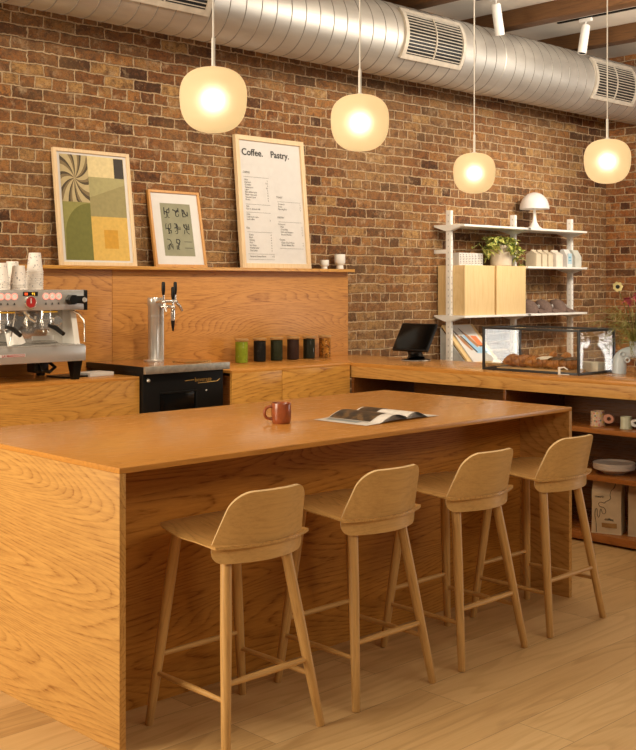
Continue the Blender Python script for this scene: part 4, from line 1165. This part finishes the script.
# ------------------------------------------------------------------ vase with flowers
vb = plain('pale_blue_glaze', (.60, .68, .74), .3, var=.04, scale=12)
vs_ = thing('vase', 'pale blue arched ceramic vase on service counter at right edge', 'vase', (6.10, 3.535, .94), -.9)
pts = []
for i in range(15):
    t_ = PI * i / 14
    pts.append((.085 * math.cos(t_), 0, .075 + .055 * math.sin(t_)))
pts = [(.088, 0, .0), (.086, 0, .04)] + pts + [(-.086, 0, .04), (-.088, 0, .0)]
MB().tube(pts, [.042, .041] + [.040 - .004 * math.sin(PI * i / 14) for i in range(15)] + [.041, .042], 18).build('vase_body', vb, vs_)
MB().lathe([(.026, 0), (.023, .022), (.027, .032), (.022, .035), (.018, .03), (.018, .01)], 20, M=T(0, 0, .160)).build('neck', vb, vs_)
for (a_, b_, c_) in ((-.075, -.04, .12), (-.045, -.042, .085), (.06, -.04, .13)):
    MB().tube([(a_ + .014 * math.cos(t_ * PI / 4), b_, c_ + .014 * math.sin(t_ * PI / 4)) for t_ in range(8)], .005, 6, closed=True).build('applied_loop', vb, vs_)
gm = plain('flower_stem_green', (.10, .14, .03), .6, var=.15)
NK = Vector((6.10, 3.535, 1.165))
def flower(p, label, kind):
    o = thing('cut_flower', label, 'flower', (NK.x, NK.y, NK.z - .04), 0, 'flowers in the arched vase')
    q_ = Vector(p) - Vector(o.location)
    mid = q_ * .5 + Vector((0, 0, q_.length * .10))
    MB().tube([(0, 0, 0), mid * .6, mid, q_], .0022, 6).build('stem', gm, o)
    hd = MB()
    toc = (Vector((0, 0, 1.477)) - Vector(p)).normalized()
    toc = (toc + Vector((.1, -.2, .25))).normalized()
    Mx = Matrix.Translation(q_) @ toc.to_track_quat('Z', 'Y').to_matrix().to_4x4()
    if kind == 'anemone':
        for i in range(7):
            R2 = Mx @ RZ(i * 2 * PI / 7)
            hd.sheet(lambda u, v: ((.006 + .026 * u, (v - .5) * .028 * math.sin(PI * (.15 + .8 * u)), .004 + .006 * u * u), (0, 0, 1)), 5, 4, .0015, M=R2)
        hd.build('petals', plain('cream_petal', (.74, .64, .30), .6), o)
        MB().sphere(.013, Mx @ T(0, 0, .004)).build('dark_centre', M['ink'], o)
    elif kind == 'pink':
        rr = random.Random(p[2])
        for i in range(40):
            a_ = rr.uniform(0, 6.28); t_ = rr.uniform(0, 1.4)
            d_ = Vector((math.sin(t_) * math.cos(a_), math.sin(t_) * math.sin(a_), math.cos(t_)))
            leaf(Mx @ Vector((0, 0, 0)), Mx.to_3x3() @ d_, .040, .010, hd)
        hd.build('petals', plain('pink_petal', (.50, .085, .11), .6, var=.2), o, recalc=False)
    else:
        hd.sphere(.016, Mx, n=12, m=8); hd.build('seed_head', M['ink'], o)
    return o
flower((6.02, 3.60, 1.467), 'cream flower with black centre in the arched vase', 'anemone')
flower((6.06, 3.555, 1.385), 'lower pink flower in the arched vase', 'pink')
flower((6.09, 3.505, 1.415), 'upper pink flower in the arched vase', 'pink')
flower((6.09, 3.475, 1.468), 'near black seed head at right edge above the vase', 'seed')
rs = random.Random(8); gb = MB()
for i in range(120):
    a_ = rs.uniform(0, 6.28); sp = rs.uniform(.12, .34); h_ = rs.uniform(-.06, .20)
    dx, dy = math.cos(a_) * sp, math.sin(a_) * sp
    pts = [(NK.x, NK.y, NK.z - .03), (NK.x + dx * .4, NK.y + dy * .4, NK.z + h_ * .75), (NK.x + dx * .75, NK.y + dy * .75, NK.z + h_), (NK.x + dx, NK.y + dy, NK.z + h_ - .06 * rs.random() - .02)]
    gb.tube(pts, [.0016, .0014, .0011, .0006], 4)
    for j in range(9):
        u = .25 + .75 * j / 9; k_ = min(2, int(u * 3)); f_ = u * 3 - k_
        P_ = Vector(pts[k_]).lerp(Vector(pts[k_ + 1]), f_)
        leaf(P_, (dx + rs.uniform(-.2, .2), dy + rs.uniform(-.2, .2), rs.uniform(-.1, .15)), rs.uniform(.025, .05), .0026, gb)
gs_ = gb.build('grass_sprays', plain('olive_leaf', (.30, .29, .075), .55, var=.3, scale=9), recalc=False)
tag(gs_, 'feathery olive green sprays filling the arched vase', 'greenery'); gs_['kind'] = 'stuff'

# ------------------------------------------------------------------ things on the open shelves
def disc_mug(y, z, label, body, han, s_=1.0):
    o = thing('mug', label, 'mug', (5.67, y, z), -PI / 2 + .15)
    MB().lathe([(0, 0), (.040 * s_, 0), (.041 * s_, .004), (.037 * s_, .010), (.037 * s_, .078 * s_), (.035 * s_, .081 * s_), (.033 * s_, .078 * s_), (.033 * s_, .012), (0, .010)], 28).build('mug_body', body, o)
    hm = MB()
    n_ = 24; vsx = []; fsx = []
    for j, yy in enumerate((-.008, .008)):
        for k_ in range(n_):
            t_ = 2 * PI * k_ / n_
            vsx.append((.063 * s_ + .030 * s_ * math.cos(t_), yy, .043 * s_ + .025 * s_ * math.sin(t_)))
        for k_ in range(n_):
            t_ = 2 * PI * k_ / n_
            vsx.append((.066 * s_ + .012 * s_ * math.cos(t_), yy, .043 * s_ + .011 * s_ * math.sin(t_)))
    for k_ in range(n_):
        k2 = (k_ + 1) % n_
        fsx += [[k_, k2, n_ + k2, n_ + k_], [2 * n_ + k_, 3 * n_ + k_, 3 * n_ + k2, 2 * n_ + k2], [k_, 2 * n_ + k_, 2 * n_ + k2, k2], [n_ + k_, n_ + k2, 3 * n_ + k2, 3 * n_ + k_]]
    hm.add(vsx, fsx); hm.build('ring_handle', han, o)
disc_mug(3.52, .660, 'speckled multicolour mug with pink ring handle on upper open shelf', speckle('confetti_glaze', (.62, .42, .28), [(.55, .12, .06), (.62, .45, .08), (.12, .16, .10), (.70, .62, .50), (.50, .20, .22)], 70, .3, .85), plain('pink_glaze', (.62, .30, .20), .3), 1.08)
disc_mug(3.335, .660, 'pale green mottled mug with white ring handle on upper open shelf', speckle('pale_green_glaze', (.56, .56, .40), [(.40, .44, .26), (.66, .64, .52)], 30, .3, .7), M['white'], .86)
pl0 = None
for i, lab in enumerate(('white shallow bowl at bottom of the pair on middle open shelf', 'white shallow bowl on top of the pair on middle open shelf')):
    o = MB().lathe([(0, 0), (.055, 0), (.058, .004), (.10, .024), (.118, .031), (.120, .046), (.116, .048), (.112, .036), (.06, .012), (0, .010)], 36).build('shallow_bowl', plain('white_stoneware', (.66, .60, .54), .4, var=.03))
    tag(o, lab, 'bowl', 'stacked white bowls on the open shelf'); o.location = (5.70, 3.43, .390 + i * .018)
def coffee_bag(x, y, rz, label, front):
    o = thing('coffee_bag', label, 'bag', (x, y, .058), rz)
    W_, D_, H_ = .170, .105, .293
    def sec(v):
        # lower block tapers into a folded top seam
        t_ = max(0, (v - .80) / .20)
        return W_ / 2 * (1 - .03 * math.sin(PI * v)), D_ / 2 * (1 - .78 * t_)
    b = MB(); nv = 22; ring = []
    for j in range(nv + 1):
        v = j / nv; a_, d_ = sec(v)
        bulge = .010 * math.sin(PI * min(1, v * 1.1))
        loop = []
        for (px, py) in ((-1, -1), (-.5, -1), (0, -1), (.5, -1), (1, -1), (1, -.4), (.94, 0), (1, .4), (1, 1), (.5, 1), (0, 1), (-.5, 1), (-1, 1), (-1, .4), (-.94, 0), (-1, -.4)):
            bb = bulge * (1 - px * px) * (1 if abs(py) == 1 else 0)
            wob = .0015 * math.sin(v * 23 + px * 5)
            loop.append((px * a_, py * (d_ + bb) + wob, H_ * v))
        ring.append(loop)
    vs2 = [p for l_ in ring for p in l_]; n_ = 16; fs2 = []
    for j in range(nv):
        for k_ in range(n_): fs2.append([j * n_ + k_, j * n_ + (k_ + 1) % n_, (j + 1) * n_ + (k_ + 1) % n_, (j + 1) * n_ + k_])
    fs2.append(list(range(n_))[::-1]); fs2.append([nv * n_ + k_ for k_ in range(n_)])
    b.add(vs2, fs2); b.box((-W_ / 2, -D_ / 2 - .006, 0), (W_ / 2, -D_ / 2, .006), .001)
    b.build('bag_body', plain('kraft_cream', (.62, .49, .32), .6, var=.06, scale=14, bump=.15), o)
    if front:
        yq = -D_ / 2 - .0125
        cv = [(.045, .285), (.040, .262), (.028, .25), (.022, .225), (.026, .205), (.012, .192), (.0, .186), (-.010, .176), (-.03, .180), (-.042, .170), (-.035, .155), (-.012, .150), (0, .132), (-.008, .115), (-.020, .118), (-.027, .140), (-.034, .13), (-.036, .105), (-.043, .092), (-.050, .11), (-.052, .138), (-.060, .136), (-.064, .10), (-.058, .06), (-.056, .006)]
        def sm(c):
            out = []
            for i in range(len(c) - 1):
                p0, p1, p2, p3 = c[max(i - 1, 0)], c[i], c[i + 1], c[min(i + 2, len(c) - 1)]
                for s in range(4):
                    t_ = s / 4
                    out.append(tuple(.5 * (2 * p1[q] + (p2[q] - p0[q]) * t_ + (2 * p0[q] - 5 * p1[q] + 4 * p2[q] - p3[q]) * t_ ** 2 + (3 * p1[q] - p0[q] - 3 * p2[q] + p3[q]) * t_ ** 3) for q in (0, 1)))
            return out + [c[-1]]
        def surf(x, z):
            v = z / H_; a_, d_ = sec(v); px = x / a_
            return -(d_ + .010 * math.sin(PI * min(1, v * 1.1)) * (1 - px * px)) + .0015 * math.sin(v * 23 + px * 5)
        MB().tube([(x_, surf(x_, z_) - .0008, z_) for x_, z_ in sm(cv)], .0014, 5).build('line_drawing', M['ink'], o)
        a_ = MB()
        for s_, sz, xx, zz in (('metric', .019, -.062, .205), ('coffee', .021, -.008, .078)):
            a_.text(s_, sz, T(xx, surf(xx + .02, zz) - .0022, zz) @ RX(PI / 2), 0, .0006)
        a_.build('lettering', M['ink'], o, recalc=False)
        lb = MB(); lb.grid(lambda u, v: (-.025 + .085 * u, surf(-.025 + .085 * u, .036 + .027 * v) - .001, .036 + .027 * v), 6, 3); lb.build('tan_label', plain('tan_label', (.36, .20, .06), .6), o)
    return o
coffee_bag(5.655, 3.44, -1.25, 'kraft coffee bag with a wandering black line on bottom open shelf', True)
coffee_bag(5.72, 3.245, -1.25, 'second coffee bag cut by the right picture edge on bottom open shelf', False)
